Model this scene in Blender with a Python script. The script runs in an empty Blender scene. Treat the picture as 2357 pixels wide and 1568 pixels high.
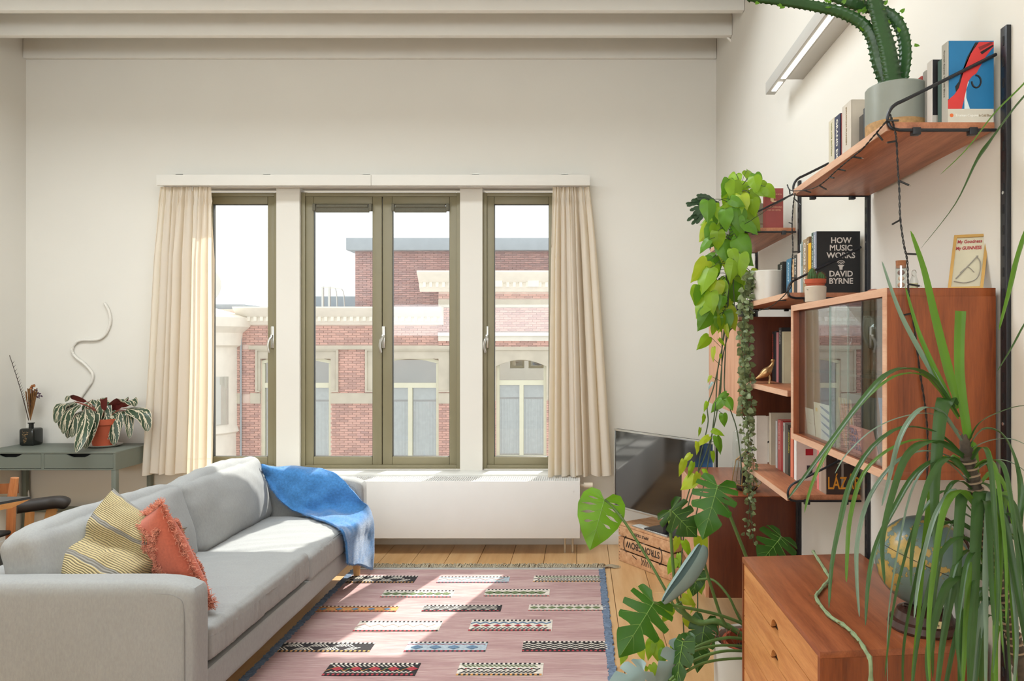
import bpy, bmesh, math, random
from mathutils import Vector, Matrix, Euler, noise
random.seed(7)
S = bpy.context.scene
COL = S.collection
PI = math.pi

# ------------------------------------------------------------------ camera
CAMH = 1.487
cd = bpy.data.cameras.new('camera'); cam = bpy.data.objects.new('camera', cd); COL.objects.link(cam)
cam.location = (0, 0, CAMH); cam.rotation_euler = (PI/2, 0, 0)
cd.sensor_width = 36; cd.lens = 36*1700/2357
cd.shift_x = -155.5/2357; cd.shift_y = 11/2357
cd.clip_start = .05; cd.clip_end = 200
S.camera = cam

# ------------------------------------------------------------------ world, sun, lights, exposure
W = bpy.data.worlds.new('sky'); S.world = W; W.use_nodes = True
bgn = W.node_tree.nodes['Background']
bgn.inputs[0].default_value = (.97, .98, 1.0, 1); bgn.inputs[1].default_value = 1.6
sl = bpy.data.lights.new('sun', 'SUN'); sun = bpy.data.objects.new('sun', sl); COL.objects.link(sun)
sl.energy = 7.2; sl.angle = math.radians(.7); sl.color = (1, .96, .90)
sun.rotation_euler = Vector((-.29, -1, -1.194)).to_track_quat('-Z', 'Y').to_euler()
def area(name, loc, direction, sx, sy, e, col):
    l = bpy.data.lights.new(name, 'AREA'); o = bpy.data.objects.new(name, l); COL.objects.link(o)
    l.shape = 'RECTANGLE'; l.size = sx; l.size_y = sy; l.energy = e; l.color = col
    o.location = loc; o.rotation_euler = Vector(direction).to_track_quat('-Z', 'Y').to_euler(); return o
area('rear_fill_light', (-1.5, -3.3, 2.2), (0, 1, 2.0), 4.6, 2.4, 360, (.88, .95, 1))  # unseen fill added behind the camera, aimed up at joists and window wall
area('skylight_light', (-1.9, 3.15, 3.84), (0, .05, -1), 3.6, 1.1, 138, (.88, .95, 1))
S.view_settings.view_transform = 'Standard'; S.view_settings.look = 'None'
S.view_settings.exposure = 0.03; S.view_settings.gamma = 1; S.view_settings.use_curve_mapping = False

# ------------------------------------------------------------------ helpers
def P(px, py, Y): return Vector(((px-1334)*Y/1700, Y, CAMH+(795-py)*Y/1700))
def F(px, py, Z=0.0):
    Y = 1700*(CAMH-Z)/(py-795); return Vector(((px-1334)*Y/1700, Y, Z))
def lin(c):
    c = c/255; return c/12.92 if c <= .04045 else ((c+.055)/1.055)**2.4
def rgb(r, g, b): return (lin(r), lin(g), lin(b), 1)

class NT:
    def __init__(s, name):
        s.m = bpy.data.materials.new(name); s.m.use_nodes = True; s.t = s.m.node_tree
        s.b = s.t.nodes['Principled BSDF']; s.out = s.t.nodes['Material Output']
    def n(s, typ, **kw):
        x = s.t.nodes.new(typ)
        for k, v in kw.items():
            if k in x.inputs: x.inputs[k].default_value = v
            else: setattr(x, k, v)
        return x
    def l(s, a, b): s.t.links.new(a, b)
    def co(s, scale=(1, 1, 1), kind='Object', rot=(0, 0, 0)):
        tc = s.n('ShaderNodeTexCoord'); mp = s.n('ShaderNodeMapping'); mp.inputs['Scale'].default_value = scale; mp.inputs['Rotation'].default_value = rot
        s.l(tc.outputs[kind], mp.inputs[0]); return mp.outputs[0]
    def noise(s, vec, scale, detail=4, rough=.55):
        x = s.n('ShaderNodeTexNoise'); x.inputs['Scale'].default_value = scale; x.inputs['Detail'].default_value = detail
        x.inputs['Roughness'].default_value = rough; s.l(vec, x.inputs['Vector']); return x.outputs[0]
    def ramp(s, fac, stops, interp='LINEAR'):
        r = s.n('ShaderNodeValToRGB'); r.color_ramp.interpolation = interp; e = r.color_ramp.elements
        while len(e) < len(stops): e.new(.5)
        for i, (p, c) in enumerate(stops): e[i].position = p; e[i].color = c
        s.l(fac, r.inputs[0]); return r.outputs[0]
    def bump(s, h, strength=.3, dist=.002):
        b = s.n('ShaderNodeBump'); b.inputs['Strength'].default_value = strength; b.inputs['Distance'].default_value = dist
        s.l(h, b.inputs['Height']); s.l(b.outputs[0], s.b.inputs['Normal'])
def mat(name, c, rough=.6, metal=0, var=.06, vs=6, bump=0, bscale=60, spec=None, trans=0, sheen=0):
    k = NT(name); k.b.inputs['Roughness'].default_value = rough; k.b.inputs['Metallic'].default_value = metal
    if spec is not None: k.b.inputs['Specular IOR Level'].default_value = spec
    v = k.co()
    c2 = tuple(min(1, x*(1+var)) for x in c[:3])+(1,); c1 = tuple(x*(1-var) for x in c[:3])+(1,)
    k.l(k.ramp(k.noise(v, vs, 3), [(.35, c1), (.65, c2)]), k.b.inputs['Base Color'])
    if bump: k.bump(k.noise(v, bscale, 4), bump, .002)
    if sheen: k.b.inputs['Sheen Weight'].default_value = sheen; k.b.inputs['Sheen Roughness'].default_value = .4
    if trans:
        tb = k.n('ShaderNodeBsdfTranslucent'); mx = k.n('ShaderNodeMixShader'); mx.inputs[0].default_value = trans
        tb.inputs[0].default_value = c
        k.l(k.b.outputs[0], mx.inputs[1]); k.l(tb.outputs[0], mx.inputs[2]); k.l(mx.outputs[0], k.out.inputs[0])
    return k.m
def wood(name, c1, c2, axis='Y', rough=.42, sc=1.0, c3=None, spec=.5):
    k = NT(name); k.b.inputs['Roughness'].default_value = rough; k.b.inputs['Specular IOR Level'].default_value = spec
    s = {'X': (1.2, 14, 14), 'Y': (14, 1.2, 14), 'Z': (14, 14, 1.2)}[axis]; s = tuple(a*sc for a in s)
    v = k.co(s); n1 = k.noise(v, 1.6, 6, .6)
    n2 = k.noise(k.co(tuple(a*8 for a in s)), 2.0, 3, .6)
    mx = k.n('ShaderNodeMath', operation='MULTIPLY_ADD'); k.l(n2, mx.inputs[0]); mx.inputs[1].default_value = .35; k.l(n1, mx.inputs[2])
    cm = c3 or tuple((a+b)/2 for a, b in zip(c1, c2))
    col = k.ramp(mx.outputs[0], [(.46, c1), (.66, cm), (.86, c2)])
    k.l(col, k.b.inputs['Base Color']); k.bump(n2, .12, .001); return k.m
def fabric(name, c, scale=420, b=.25, rough=.9, var=.1, sheen=.25, streak=(1, 1, 1)):
    k = NT(name); k.b.inputs['Roughness'].default_value = rough; k.b.inputs['Specular IOR Level'].default_value = .2
    k.b.inputs['Sheen Weight'].default_value = sheen
    v = k.co(streak); n1 = k.noise(v, scale*.35, 3, .7); n2 = k.noise(k.co(), 5, 2)
    mx = k.n('ShaderNodeMath', operation='MULTIPLY_ADD'); k.l(n2, mx.inputs[0]); mx.inputs[1].default_value = .3; k.l(n1, mx.inputs[2])
    c1 = tuple(x*(1-var) for x in c[:3])+(1,); c2 = tuple(min(1, x*(1+var)) for x in c[:3])+(1,)
    k.l(k.ramp(mx.outputs[0], [(.45, c1), (.85, c2)]), k.b.inputs['Base Color']); k.bump(n1, b, .0015); return k.m

class B:
    """bmesh collector in world coordinates"""
    def __init__(s): s.bm = bmesh.new(); s.mi = 0; s.uv = None
    def box(s, x0, x1, y0, y1, z0, z1, bev=0, M=None, seg=2):
        g = bmesh.ops.create_cube(s.bm, size=1); vs = g['verts']
        for v in vs: v.co = Vector(((x0+x1)/2+v.co.x*(x1-x0), (y0+y1)/2+v.co.y*(y1-y0), (z0+z1)/2+v.co.z*(z1-z0)))
        if M is not None:
            for v in vs: v.co = M @ v.co
        fs = list({f for v in vs for f in v.link_faces})
        for f in fs: f.material_index = s.mi
        if bev:
            es = list({e for v in vs for e in v.link_edges})
            r = bmesh.ops.bevel(s.bm, geom=es, offset=bev, segments=seg, affect='EDGES', profile=.5)
            for f in r['faces']: f.material_index = s.mi; f.smooth = True
        return s
    def tube(s, pts, r, n=8, cap=True, closed=False):
        pts = [Vector(p) for p in pts]; m = len(pts)
        rr = r if isinstance(r, (list, tuple)) else [r]*m
        T = [(pts[min(i+1, m-1)]-pts[max(i-1, 0)]).normalized() for i in range(m)]
        a = T[0].orthogonal().normalized(); rings = []
        for i in range(m):
            a = (a-T[i]*a.dot(T[i]));
            a = a.normalized() if a.length > 1e-6 else T[i].orthogonal().normalized()
            b = T[i].cross(a)
            rings.append([s.bm.verts.new(pts[i]+(a*math.cos(2*PI*k/n)+b*math.sin(2*PI*k/n))*rr[i]) for k in range(n)])
        for i in range(m-1):
            for k in range(n):
                f = s.bm.faces.new((rings[i][k], rings[i][(k+1) % n], rings[i+1][(k+1) % n], rings[i+1][k])); f.smooth = True; f.material_index = s.mi
        if cap:
            for rg in (rings[0][::-1], rings[-1]):
                f = s.bm.faces.new(rg); f.material_index = s.mi
        return s
    def lathe(s, c, prof, n=32, ax=None):
        c = Vector(c); M = ax or Matrix.Identity(3); rings = []
        for r, z in prof:
            rings.append([s.bm.verts.new(c+M @ Vector((r*math.cos(2*PI*k/n), r*math.sin(2*PI*k/n), z))) for k in range(n)])
        for i in range(len(rings)-1):
            for k in range(n):
                f = s.bm.faces.new((rings[i][k], rings[i][(k+1) % n], rings[i+1][(k+1) % n], rings[i+1][k])); f.smooth = True; f.material_index = s.mi
        for rg, rv in ((rings[0][::-1], prof[0][0]), (rings[-1], prof[-1][0])):
            if rv > 1e-5: f = s.bm.faces.new(rg); f.material_index = s.mi
        return s
    def prism(s, poly, vec, smooth=False):
        """polygon (3D pts) extruded along vec"""
        vec = Vector(vec); a = [s.bm.verts.new(Vector(p)) for p in poly]; b = [s.bm.verts.new(Vector(p)+vec) for p in poly]; n = len(a)
        s.bm.faces.new(a[::-1]).material_index = s.mi; s.bm.faces.new(b).material_index = s.mi
        for i in range(n):
            f = s.bm.faces.new((a[i], a[(i+1) % n], b[(i+1) % n], b[i])); f.material_index = s.mi; f.smooth = smooth
        return s
    def grid(s, pts, smooth=True, uv=False, thick=None):
        """pts[i][j] world points"""
        vs = [[s.bm.verts.new(p) for p in row] for row in pts]; ni = len(vs); nj = len(vs[0])
        L = s.bm.loops.layers.uv.verify() if uv else None
        for i in range(ni-1):
            for j in range(nj-1):
                q = [(i, j), (i+1, j), (i+1, j+1), (i, j+1)]
                try: f = s.bm.faces.new([vs[a][b] for a, b in q])
                except ValueError: continue
                f.smooth = smooth; f.material_index = s.mi
                if L:
                    for lp, (a, b) in zip(f.loops, q): lp[L].uv = (a/(ni-1), b/(nj-1))
        return s
    def ball(s, c, r, sub=2, sc=(1, 1, 1)):
        g = bmesh.ops.create_icosphere(s.bm, subdivisions=sub, radius=r)
        for v in g['verts']: v.co = Vector((v.co.x*sc[0], v.co.y*sc[1], v.co.z*sc[2]))+Vector(c)
        for f in {f for v in g['verts'] for f in v.link_faces}: f.smooth = True; f.material_index = s.mi
        return s
    def soft(s, half, r, M, n=14, bulge=(0, 0, 0), wr=0, ws=6, seed=0, squash=1):
        """rounded, puffed box: half sizes, corner radius, world matrix"""
        half = Vector(half); idx = {}
        def vert(p):
            k = tuple(round(x, 5) for x in p)
            if k in idx: return idx[k]
            q = Vector((p[0]*half.x, p[1]*half.y, p[2]*half.z)); rr = min(r, half.x, half.y, half.z)
            inn = Vector([max(-(h-rr), min(h-rr, c)) for c, h in zip(q, half)]); d = q-inn
            if d.length > 1e-7: q = inn+d.normalized()*rr
            u, v, w = p
            q.x += u*bulge[0]*(1-v*v)*(1-w*w); q.y += v*bulge[1]*(1-u*u)*(1-w*w); q.z += w*bulge[2]*(1-u*u)*(1-v*v)
            if wr:
                nn = noise.noise(Vector((q.x*ws+seed, q.y*ws, q.z*ws*1.3)))+.5*noise.noise(Vector((q.x*ws*2.7, q.y*ws*2.7+seed, q.z*ws*2)))
                q += Vector((u, v, w)).normalized()*nn*wr
            idx[k] = s.bm.verts.new(M @ q); return idx[k]
        def warp(t): return math.copysign(abs(t)**.75, t)
        ts = [warp(-1+2*i/n) for i in range(n+1)]
        for ax in range(3):
            for sg in (-1, 1):
                for i in range(n):
                    for j in range(n):
                        c = []
                        for a, b in ((i, j), (i+1, j), (i+1, j+1), (i, j+1)):
                            p = [0, 0, 0]; p[ax] = sg; p[(ax+1) % 3] = ts[a]; p[(ax+2) % 3] = ts[b]; c.append(vert(p))
                        if sg < 0: c.reverse()
                        f = s.bm.faces.new(c); f.smooth = True; f.material_index = s.mi
        return s

ROOTM = {}
def tag(o, label=None, cat=None, group=None, kind=None):
    if label: o['label'] = label
    if cat: o['category'] = cat
    if group: o['group'] = group
    if kind: o['kind'] = kind
    return o
def thing(name, label, cat, loc=(0, 0, 0), group=None, rotz=0):
    o = bpy.data.objects.new(name, None); COL.objects.link(o); o.empty_display_size = .05
    o.location = loc; o.rotation_euler = (0, 0, rotz)
    ROOTM[o] = Matrix.Translation(Vector(loc)) @ Matrix.Rotation(rotz, 4, 'Z')
    return tag(o, label, cat, group)
def obj(name, b, m, parent=None, label=None, kind=None, origin=None, angle=35, sharp=True):
    bm = b.bm if isinstance(b, B) else b
    if parent is not None:
        Mi = ROOTM[parent].inverted(); M = ROOTM[parent]
    else:
        M = Matrix.Translation(Vector(origin) if origin else Vector((0, 0, 0))); Mi = M.inverted()
    bm.transform(Mi); bm.normal_update()
    me = bpy.data.meshes.new(name); bm.to_mesh(me); bm.free()
    for x in (m if isinstance(m, (list, tuple)) else [m]): me.materials.append(x)
    if sharp:
        try: me.set_sharp_from_angle(angle=math.radians(angle))
        except Exception: pass
    o = bpy.data.objects.new(name, me); COL.objects.link(o)
    if parent is not None: o.parent = parent
    else: o.location = M.translation
    ROOTM[o] = M
    if label: o['label'] = label
    if kind: o['kind'] = kind
    return o
def struct(name, b, m, origin=None): return obj(name, b, m, origin=origin, kind='structure')
def solo(name, b, m, label, cat, group=None, origin=None, kind=None):
    o = obj(name, b, m, origin=origin); return tag(o, label, cat, group, kind)
def copy_tree(o, parent=None):
    c = o.copy(); COL.objects.link(c)
    if parent: c.parent = parent
    for ch in list(o.children): copy_tree(ch, c)
    return c
def text(s, size, origin, xd, yd, m, parent, name='lettering', align='LEFT', ext=.0004, bold=0, space=1, label=None, sx=1.0, font_shear=0):
    cu = bpy.data.curves.new('t', 'FONT'); cu.body = s; cu.size = size; cu.extrude = ext; cu.offset = bold; cu.align_x = align
    cu.space_character = space; cu.shear = font_shear; cu.resolution_u = 3
    to = bpy.data.objects.new('t', cu); COL.objects.link(to)
    me = bpy.data.meshes.new_from_object(to.evaluated_get(bpy.context.evaluated_depsgraph_get()))
    bpy.data.objects.remove(to); bpy.data.curves.remove(cu)
    xd = Vector(xd).normalized(); yd = Vector(yd).normalized(); n = xd.cross(yd)
    b = B(); b.bm.from_mesh(me); bpy.data.meshes.remove(me); o = Vector(origin)
    for v in b.bm.verts: v.co = o+xd*v.co.x*sx+yd*v.co.y+n*(v.co.z+ext)
    return obj(name, b, m, parent, label=label)
def smooth_path(pts, n=6):
    pts = [Vector(p) for p in pts]; out = []
    for i in range(len(pts)-1):
        p0 = pts[max(i-1, 0)]; p1 = pts[i]; p2 = pts[i+1]; p3 = pts[min(i+2, len(pts)-1)]
        for k in range(n):
            t = k/n
            out.append(.5*((2*p1)+(p2-p0)*t+(2*p0-5*p1+4*p2-p3)*t*t+(3*p1-p0-3*p2+p3)*t**3))
    out.append(pts[-1]); return out
def PP(lst): return [P(*p) for p in lst]

# ------------------------------------------------------------------ materials
M = {}
M['paint'] = mat('wall_paint', rgb(226, 222, 213), .85, var=.015, vs=1.2, bump=.15, bscale=25, spec=.2)
M['beam'] = mat('beam_paint', rgb(232, 229, 221), .8, var=.01, spec=.2)
M['trimw'] = mat('trim_white', rgb(232, 228, 220), .5, var=.01)
M['sill'] = mat('sill_white', rgb(225, 224, 218), .35, var=.01)
M['frame'] = mat('olive_frame', rgb(132, 124, 96), .45, var=.02)
M['framed'] = mat('olive_dark', rgb(92, 86, 64), .6, var=.02)
M['gasket'] = mat('gasket', rgb(50, 52, 50), .6)
M['alu'] = mat('satin_metal', rgb(205, 205, 200), .3, .9, var=.02)
M['white'] = mat('white_plain', rgb(232, 230, 226), .5, var=.01)
M['black'] = mat('black_metal', rgb(40, 41, 45), .38, .3, var=.05)
M['blackp'] = mat('black_plain', rgb(22, 22, 22), .5, var=.05)
M['teak'] = wood('teak_side', rgb(104, 48, 20), rgb(156, 82, 40), 'Z', .38)
M['teakh'] = wood('teak_shelf', rgb(132, 76, 48), rgb(192, 126, 90), 'Y', .45)
M['teakt'] = wood('teak_top', rgb(122, 62, 36), rgb(170, 98, 60), 'Y', .35, 1.0)
M['teakl'] = wood('teak_drawer', rgb(180, 110, 58), rgb(222, 158, 98), 'Y', .45)
M['teake'] = wood('teak_edge', rgb(196, 146, 116), rgb(224, 184, 154), 'Y', .5)
M['teakd'] = wood('teak_dark', rgb(80, 34, 16), rgb(110, 52, 28), 'Z', .4)  # darker teak copy for case sides, their shade put into the colour
M['teakdoor'] = wood('teak_door', rgb(196, 138, 104), rgb(224, 174, 140), 'Z', .5)  # paler teak copy for cabinet fronts, the sunlit look put into the colour
M['birch'] = wood('light_wood', rgb(220, 160, 96), rgb(240, 190, 128), 'Z', .4)
M['oak'] = wood('brown_chair_wood', rgb(168, 100, 56), rgb(205, 138, 86), 'Z', .4)
M['sofa'] = fabric('sofa_fabric', rgb(158, 159, 158), 420, .3, streak=(1, 1, .35), var=.07, sheen=.1)
M['sofas'] = mat('sofa_piping', rgb(146, 147, 146), .9)
M['curtain'] = None
k = NT('curtain_cloth'); k.b.inputs['Base Color'].default_value = rgb(244, 237, 226); k.b.inputs['Roughness'].default_value = .9
tb = k.n('ShaderNodeBsdfTranslucent'); tb.inputs[0].default_value = rgb(244, 228, 196); mx = k.n('ShaderNodeMixShader'); mx.inputs[0].default_value = .45
k.bump(k.noise(k.co((1, 1, .3)), 300, 2), .1, .001)
k.l(k.b.outputs[0], mx.inputs[1]); k.l(tb.outputs[0], mx.inputs[2]); k.l(mx.outputs[0], k.out.inputs[0]); M['curtain'] = k.m
def glassmat(name, tint=(1, 1, 1, 1), refl=1.0, rough=0.0):
    k = NT(name); t = k.n('ShaderNodeBsdfTransparent'); t.inputs[0].default_value = tint
    g = k.n('ShaderNodeBsdfGlossy'); g.inputs['Roughness'].default_value = rough; f = k.n('ShaderNodeLayerWeight'); f.inputs[0].default_value = .5
    pw_ = k.n('ShaderNodeMath', operation='POWER'); k.l(f.outputs['Facing'], pw_.inputs[0]); pw_.inputs[1].default_value = 5
    mm = k.n('ShaderNodeMath', operation='MULTIPLY_ADD'); k.l(pw_.outputs[0], mm.inputs[0]); mm.inputs[1].default_value = .9; mm.inputs[2].default_value = .04*refl; mm.use_clamp = True
    mx = k.n('ShaderNodeMixShader'); k.l(mm.outputs[0], mx.inputs[0]); k.l(t.outputs[0], mx.inputs[1]); k.l(g.outputs[0], mx.inputs[2]); k.l(mx.outputs[0], k.out.inputs[0]); return k.m
M['glass'] = glassmat('window_glass', (.97, .98, .97, 1), .5)
M['glassd'] = glassmat('cabinet_glass', (.9, .93, .92, 1), 3.0)
M['glassj'] = glassmat('clear_glass', (.93, .95, .94, 1), 2.2)
M['desk'] = mat('desk_paint', rgb(112, 118, 108), .5, var=.01)
M['terracotta'] = mat('terracotta', rgb(176, 82, 52), .75, var=.06, bump=.1)
M['leaf_dark'] = mat('leaf_dark', rgb(52, 92, 30), .4, var=.12, trans=.28)
M['leaf_mon'] = mat('leaf_monstera', rgb(62, 118, 28), .38, var=.12, vs=9, trans=.35)
M['leaf_lime'] = mat('leaf_lime', rgb(140, 178, 34), .4, var=.15, vs=8, trans=.4)
M['leaf_lime2'] = mat('leaf_lime_yellow', rgb(176, 196, 48), .4, var=.15, vs=8, trans=.4)
M['leaf_green2'] = mat('leaf_mid', rgb(98, 148, 34), .38, var=.12, vs=8, trans=.35)
M['leaf_grey'] = mat('leaf_underside', rgb(128, 150, 146), .45, var=.06, spec=.6)
M['stem'] = mat('green_stem', rgb(92, 122, 62), .5, var=.1, vs=20)
M['stemd'] = mat('dark_stem', rgb(62, 76, 44), .6, var=.15, vs=30)
M['soil'] = mat('soil', rgb(50, 36, 28), .95, var=.3, vs=60, bump=.8)
M['potgrey'] = mat('pot_glaze', rgb(140, 145, 136), .35, var=.08, vs=10)
M['potwhite'] = mat('pot_white', rgb(206, 202, 192), .3, var=.03, vs=5)
M['potclay'] = mat('pot_speckle', rgb(176, 138, 90), .7, var=.18, vs=90)
M['brass'] = mat('brass', rgb(170, 135, 80), .3, .9, var=.1)
M['pages'] = mat('book_pages', rgb(222, 210, 186), .9, var=.04, vs=200)

# ------------------------------------------------------------------ room shell
XL, XR, YW, YB, ZC = -4.137, 1.02, 5.52, -3.5, 3.86
WX0, WX1, WZ0, WZ1 = -2.87, -.145, .535, 2.672
b = B()
b.box(XL-.2, WX0, YW, YW+.2, -.1, ZC+.1).box(WX1, XR+.2, YW, YW+.2, -.1, ZC+.1)
b.box(WX0, WX1, YW, YW+.2, -.1, WZ0).box(WX0, WX1, YW, YW+.2, WZ1, ZC+.1)
b.box(-2.281, -2.106, YW+.035, YW+.2, WZ0, WZ1).box(-.899, -.731, YW+.035, YW+.2, WZ0, WZ1)
struct('wall_front', b, M['paint'])
struct('wall_left', B().box(XL-.2, XL, YB, YW, -.1, ZC+.1), M['paint'])
struct('wall_right', B().box(XR, XR+.2, YB, YW, -.1, ZC+.1), M['paint'])
struct('wall_back', B().box(XL-.2, XR+.2, YB-.2, YB, -.1, ZC+.1), M['paint'])
ce = struct('ceiling', B().box(XL-.2, XR+.2, YB-.2, YW+.2, ZC, ZC+.15), M['paint'])
for yb in (4.93, 4.56, 4.18, 3.80):
    obj('joist', B().box(XL, XR-.002, yb, yb+.05, 3.558, ZC, .003), M['beam'], ce)
struct('trim_1', B().box(XL+.002, XR-.002, YW-.035, YW, 3.622, 3.80, .004), M['beam'])
br = B(); br.tube([P(1670, 82, 4.97), P(1712, 122, 5.0)], .008, 6)
solo('joist_brace', br, M['trimw'], 'short white strut end poking down from the last ceiling joist at the right wall', 'bracket')  # small diagonal brace at the end of the joist
# floor
fl = struct('floor', B().box(XL-.2, XR+.2, YB-.2, YW+.2, -.12, -.018), mat('subfloor', rgb(60, 44, 30), .9))
kk = NT('pine_plank'); kk.b.inputs['Roughness'].default_value = .32; kk.b.inputs['Specular IOR Level'].default_value = .55
v = kk.co((10, 1.0, 10)); n1 = kk.noise(v, 1.5, 5, .6); oi = kk.n('ShaderNodeObjectInfo')
ad = kk.n('ShaderNodeMath', operation='MULTIPLY_ADD'); kk.l(oi.outputs['Random'], ad.inputs[0]); ad.inputs[1].default_value = .22; kk.l(n1, ad.inputs[2])
kk.l(kk.ramp(ad.outputs[0], [(.4, rgb(200, 154, 102)), (.62, rgb(216, 172, 120)), (.85, rgb(226, 188, 138))]), kk.b.inputs['Base Color'])
kk.bump(n1, .08, .001); plank_m = kk.m
pw = .226; ys = [-1.6, .7, 3.0, YW]
pm = None
x = -.02-pw*18-pw; i = 0
while x < XR:
    x0 = max(x, XL); x1 = min(x+pw, XR)
    off = [0, .9, -.5, .4, -.8][i % 5]; cuts = [-1.9, .6+off, 3.9+off*.6, YW]
    for a, c in zip(cuts[:-1], cuts[1:]):
        if x1-x0 > .02: obj('plank', B().box(x0+.0015, x1-.0015, a+.001, c-.001, -.018, 0, .0015, seg=1), plank_m, fl)
    x += pw; i += 1
struct('baseboard_front', B().box(XL, XR, YW-.014, YW, 0, .085, .003), M['trimw'])
struct('baseboard_right', B().box(XR-.014, XR, .3, YW-.014, 0, .085, .003), M['trimw'])
struct('baseboard_left', B().box(XL, XL+.014, .3, YW-.014, 0, .085, .003), M['trimw'])

# ------------------------------------------------------------------ windows
def bars(b, x0, x1, z0, z1, w, y0, y1, bev=.004, wt=None, wb=None):
    wt = wt or w; wb = wb or w
    b.box(x0, x0+w, y0, y1, z0, z1, bev); b.box(x1-w, x1, y0, y1, z0, z1, bev)
    b.box(x0+w, x1-w, y0+.0008, y1, z1-wt, z1, bev); b.box(x0+w, x1-w, y0+.0008, y1, z0, z0+wb, bev); return b
def handle(par, x, z, s=1):
    h = B(); h.box(x-.013, x+.013, 5.586, 5.60, z-.09, z+.075, .005); h.box(x-.009, x+.009, 5.563, 5.588, z-.012, z+.012, .004)
    h.tube(smooth_path([(x, 5.57, z-.005), (x-.012*s, 5.556, z-.03), (x-.018*s, 5.552, z-.075), (x-.008*s, 5.556, z-.125)], 4), [.010]*5+[.009]*4+[.008]*3+[.005], 8)
    obj('handle', h, M['alu'], par, label='satin metal handle')
def hinge(par, x, z):
    obj('hinge', B().tube([(x, 5.585, z-.05), (x, 5.585, z+.05)], .008, 8).box(x-.01, x+.01, 5.59, 5.61, z-.05, z+.05), M['alu'], par)
def sash(par, x0, x1, z0, z1, w, blind=False, wt=None):
    bars(B_ := B(), x0, x1, z0, z1, w, 5.600, 5.655, .006, wb=.072, wt=.068); s_ = obj('sash', B_, M['frame'], par)
    g = bars(B(), x0+w-.006, x1-w+.006, z0+.066, z1-.062, .009, 5.612, 5.64, .001); obj('gasket', g, M['gasket'], s_)
    obj('pane', B().box(x0+w-.002, x1-w+.002, 5.626, 5.628, z0+.068, z1-.064), M['glass'], s_)
    if blind:
        zb = z1-.068; r = B().tube([(x0+w+.03, 5.59, zb-.018), (x1-w-.03, 5.59, zb-.018)], .016, 12); r.box(x0+w+.02, x1-w-.02, 5.585, 5.597, zb-.066, zb-.02, .003)
        r.box(x0+w, x0+w+.022, 5.575, 5.605, zb-.055, zb, .002); r.box(x1-w-.022, x1-w, 5.575, 5.605, zb-.055, zb, .002)
        obj('blind_roll', r, M['blindm'], s_, label='rolled up olive blind')
M['blindm'] = mat('blind_fabric', rgb(96, 92, 76), .7, var=.15, vs=300)
wz0, wz1 = .551, 2.644
w1 = struct('window_1', bars(B(), -2.865, -2.281, wz0, wz1, .03, 5.585, 5.67, .003), M['frame'])
sash(w1, -2.85, -2.298, wz0+.018, wz1-.018, .068); handle(w1, -2.325, 1.555)
w2 = struct('window_2', bars(B(), -2.106, -.899, wz0, wz1, .03, 5.585, 5.67, .003), M['frame'])
sash(w2, -2.09, -1.499, wz0+.018, wz1-.018, .072, True); sash(w2, -1.493, -.915, wz0+.018, wz1-.018, .072, True); handle(w2, -1.484, 1.555)
for z in (.62, 2.52): hinge(w2, -2.112, z); hinge(w2, -.893, z)
w3 = struct('window_3', bars(B(), -.731, -.15, wz0, wz1, .03, 5.585, 5.67, .003), M['frame'])
sash(w3, -.715, -.165, wz0+.018, wz1-.018, .068); handle(w3, -.70, 1.555)
struct('trim_2', B().box(WX0-.03, WX1+.05, 5.40, 5.60, .515, .548, .006), M['sill'])

# ------------------------------------------------------------------ curtain rail and curtains
cr = thing('curtain_rail', 'long cream painted curtain fascia across the top of the window', 'curtain rail', (-1.46, 5.5, 2.68))
zr0 = CAMH+(795-427)*5.38/1700; zr1 = CAMH+(795-402)*5.38/1700
xr0 = (360-1334)*5.38/1700; xm = (854-1334)*5.38/1700; xr1 = (1358-1334)*5.38/1700
obj('fascia', B().box(xr0, xm-.001, 5.38, 5.395, zr0, zr1, .002), M['paint'], cr); obj('fascia', B().box(xm+.001, xr1, 5.38, 5.395, zr0, zr1, .002), M['paint'], cr)
obj('top_board', B().box(xr0, xr1, 5.395, YW-.001, zr0+.02, zr0+.04), M['paint'], cr)
obj('track', B().box(xr0+.02, xr1-.02, 5.43, 5.45, zr0+.002, zr0+.02), M['white'], cr)
for px in (418, 618, 846, 1096, 1300):
    x = (px-1334)*5.42/1700
    obj('angle_bracket', B().box(x-.025, x+.025, 5.385, YW, zr1+.001, zr1+.005).box(x-.025, x+.025, 5.385, 5.389, zr1-.006, zr1+.008).box(x-.025, x+.025, 5.512, YW, zr1+.005, zr1+.022), M['alu'], cr)
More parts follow.
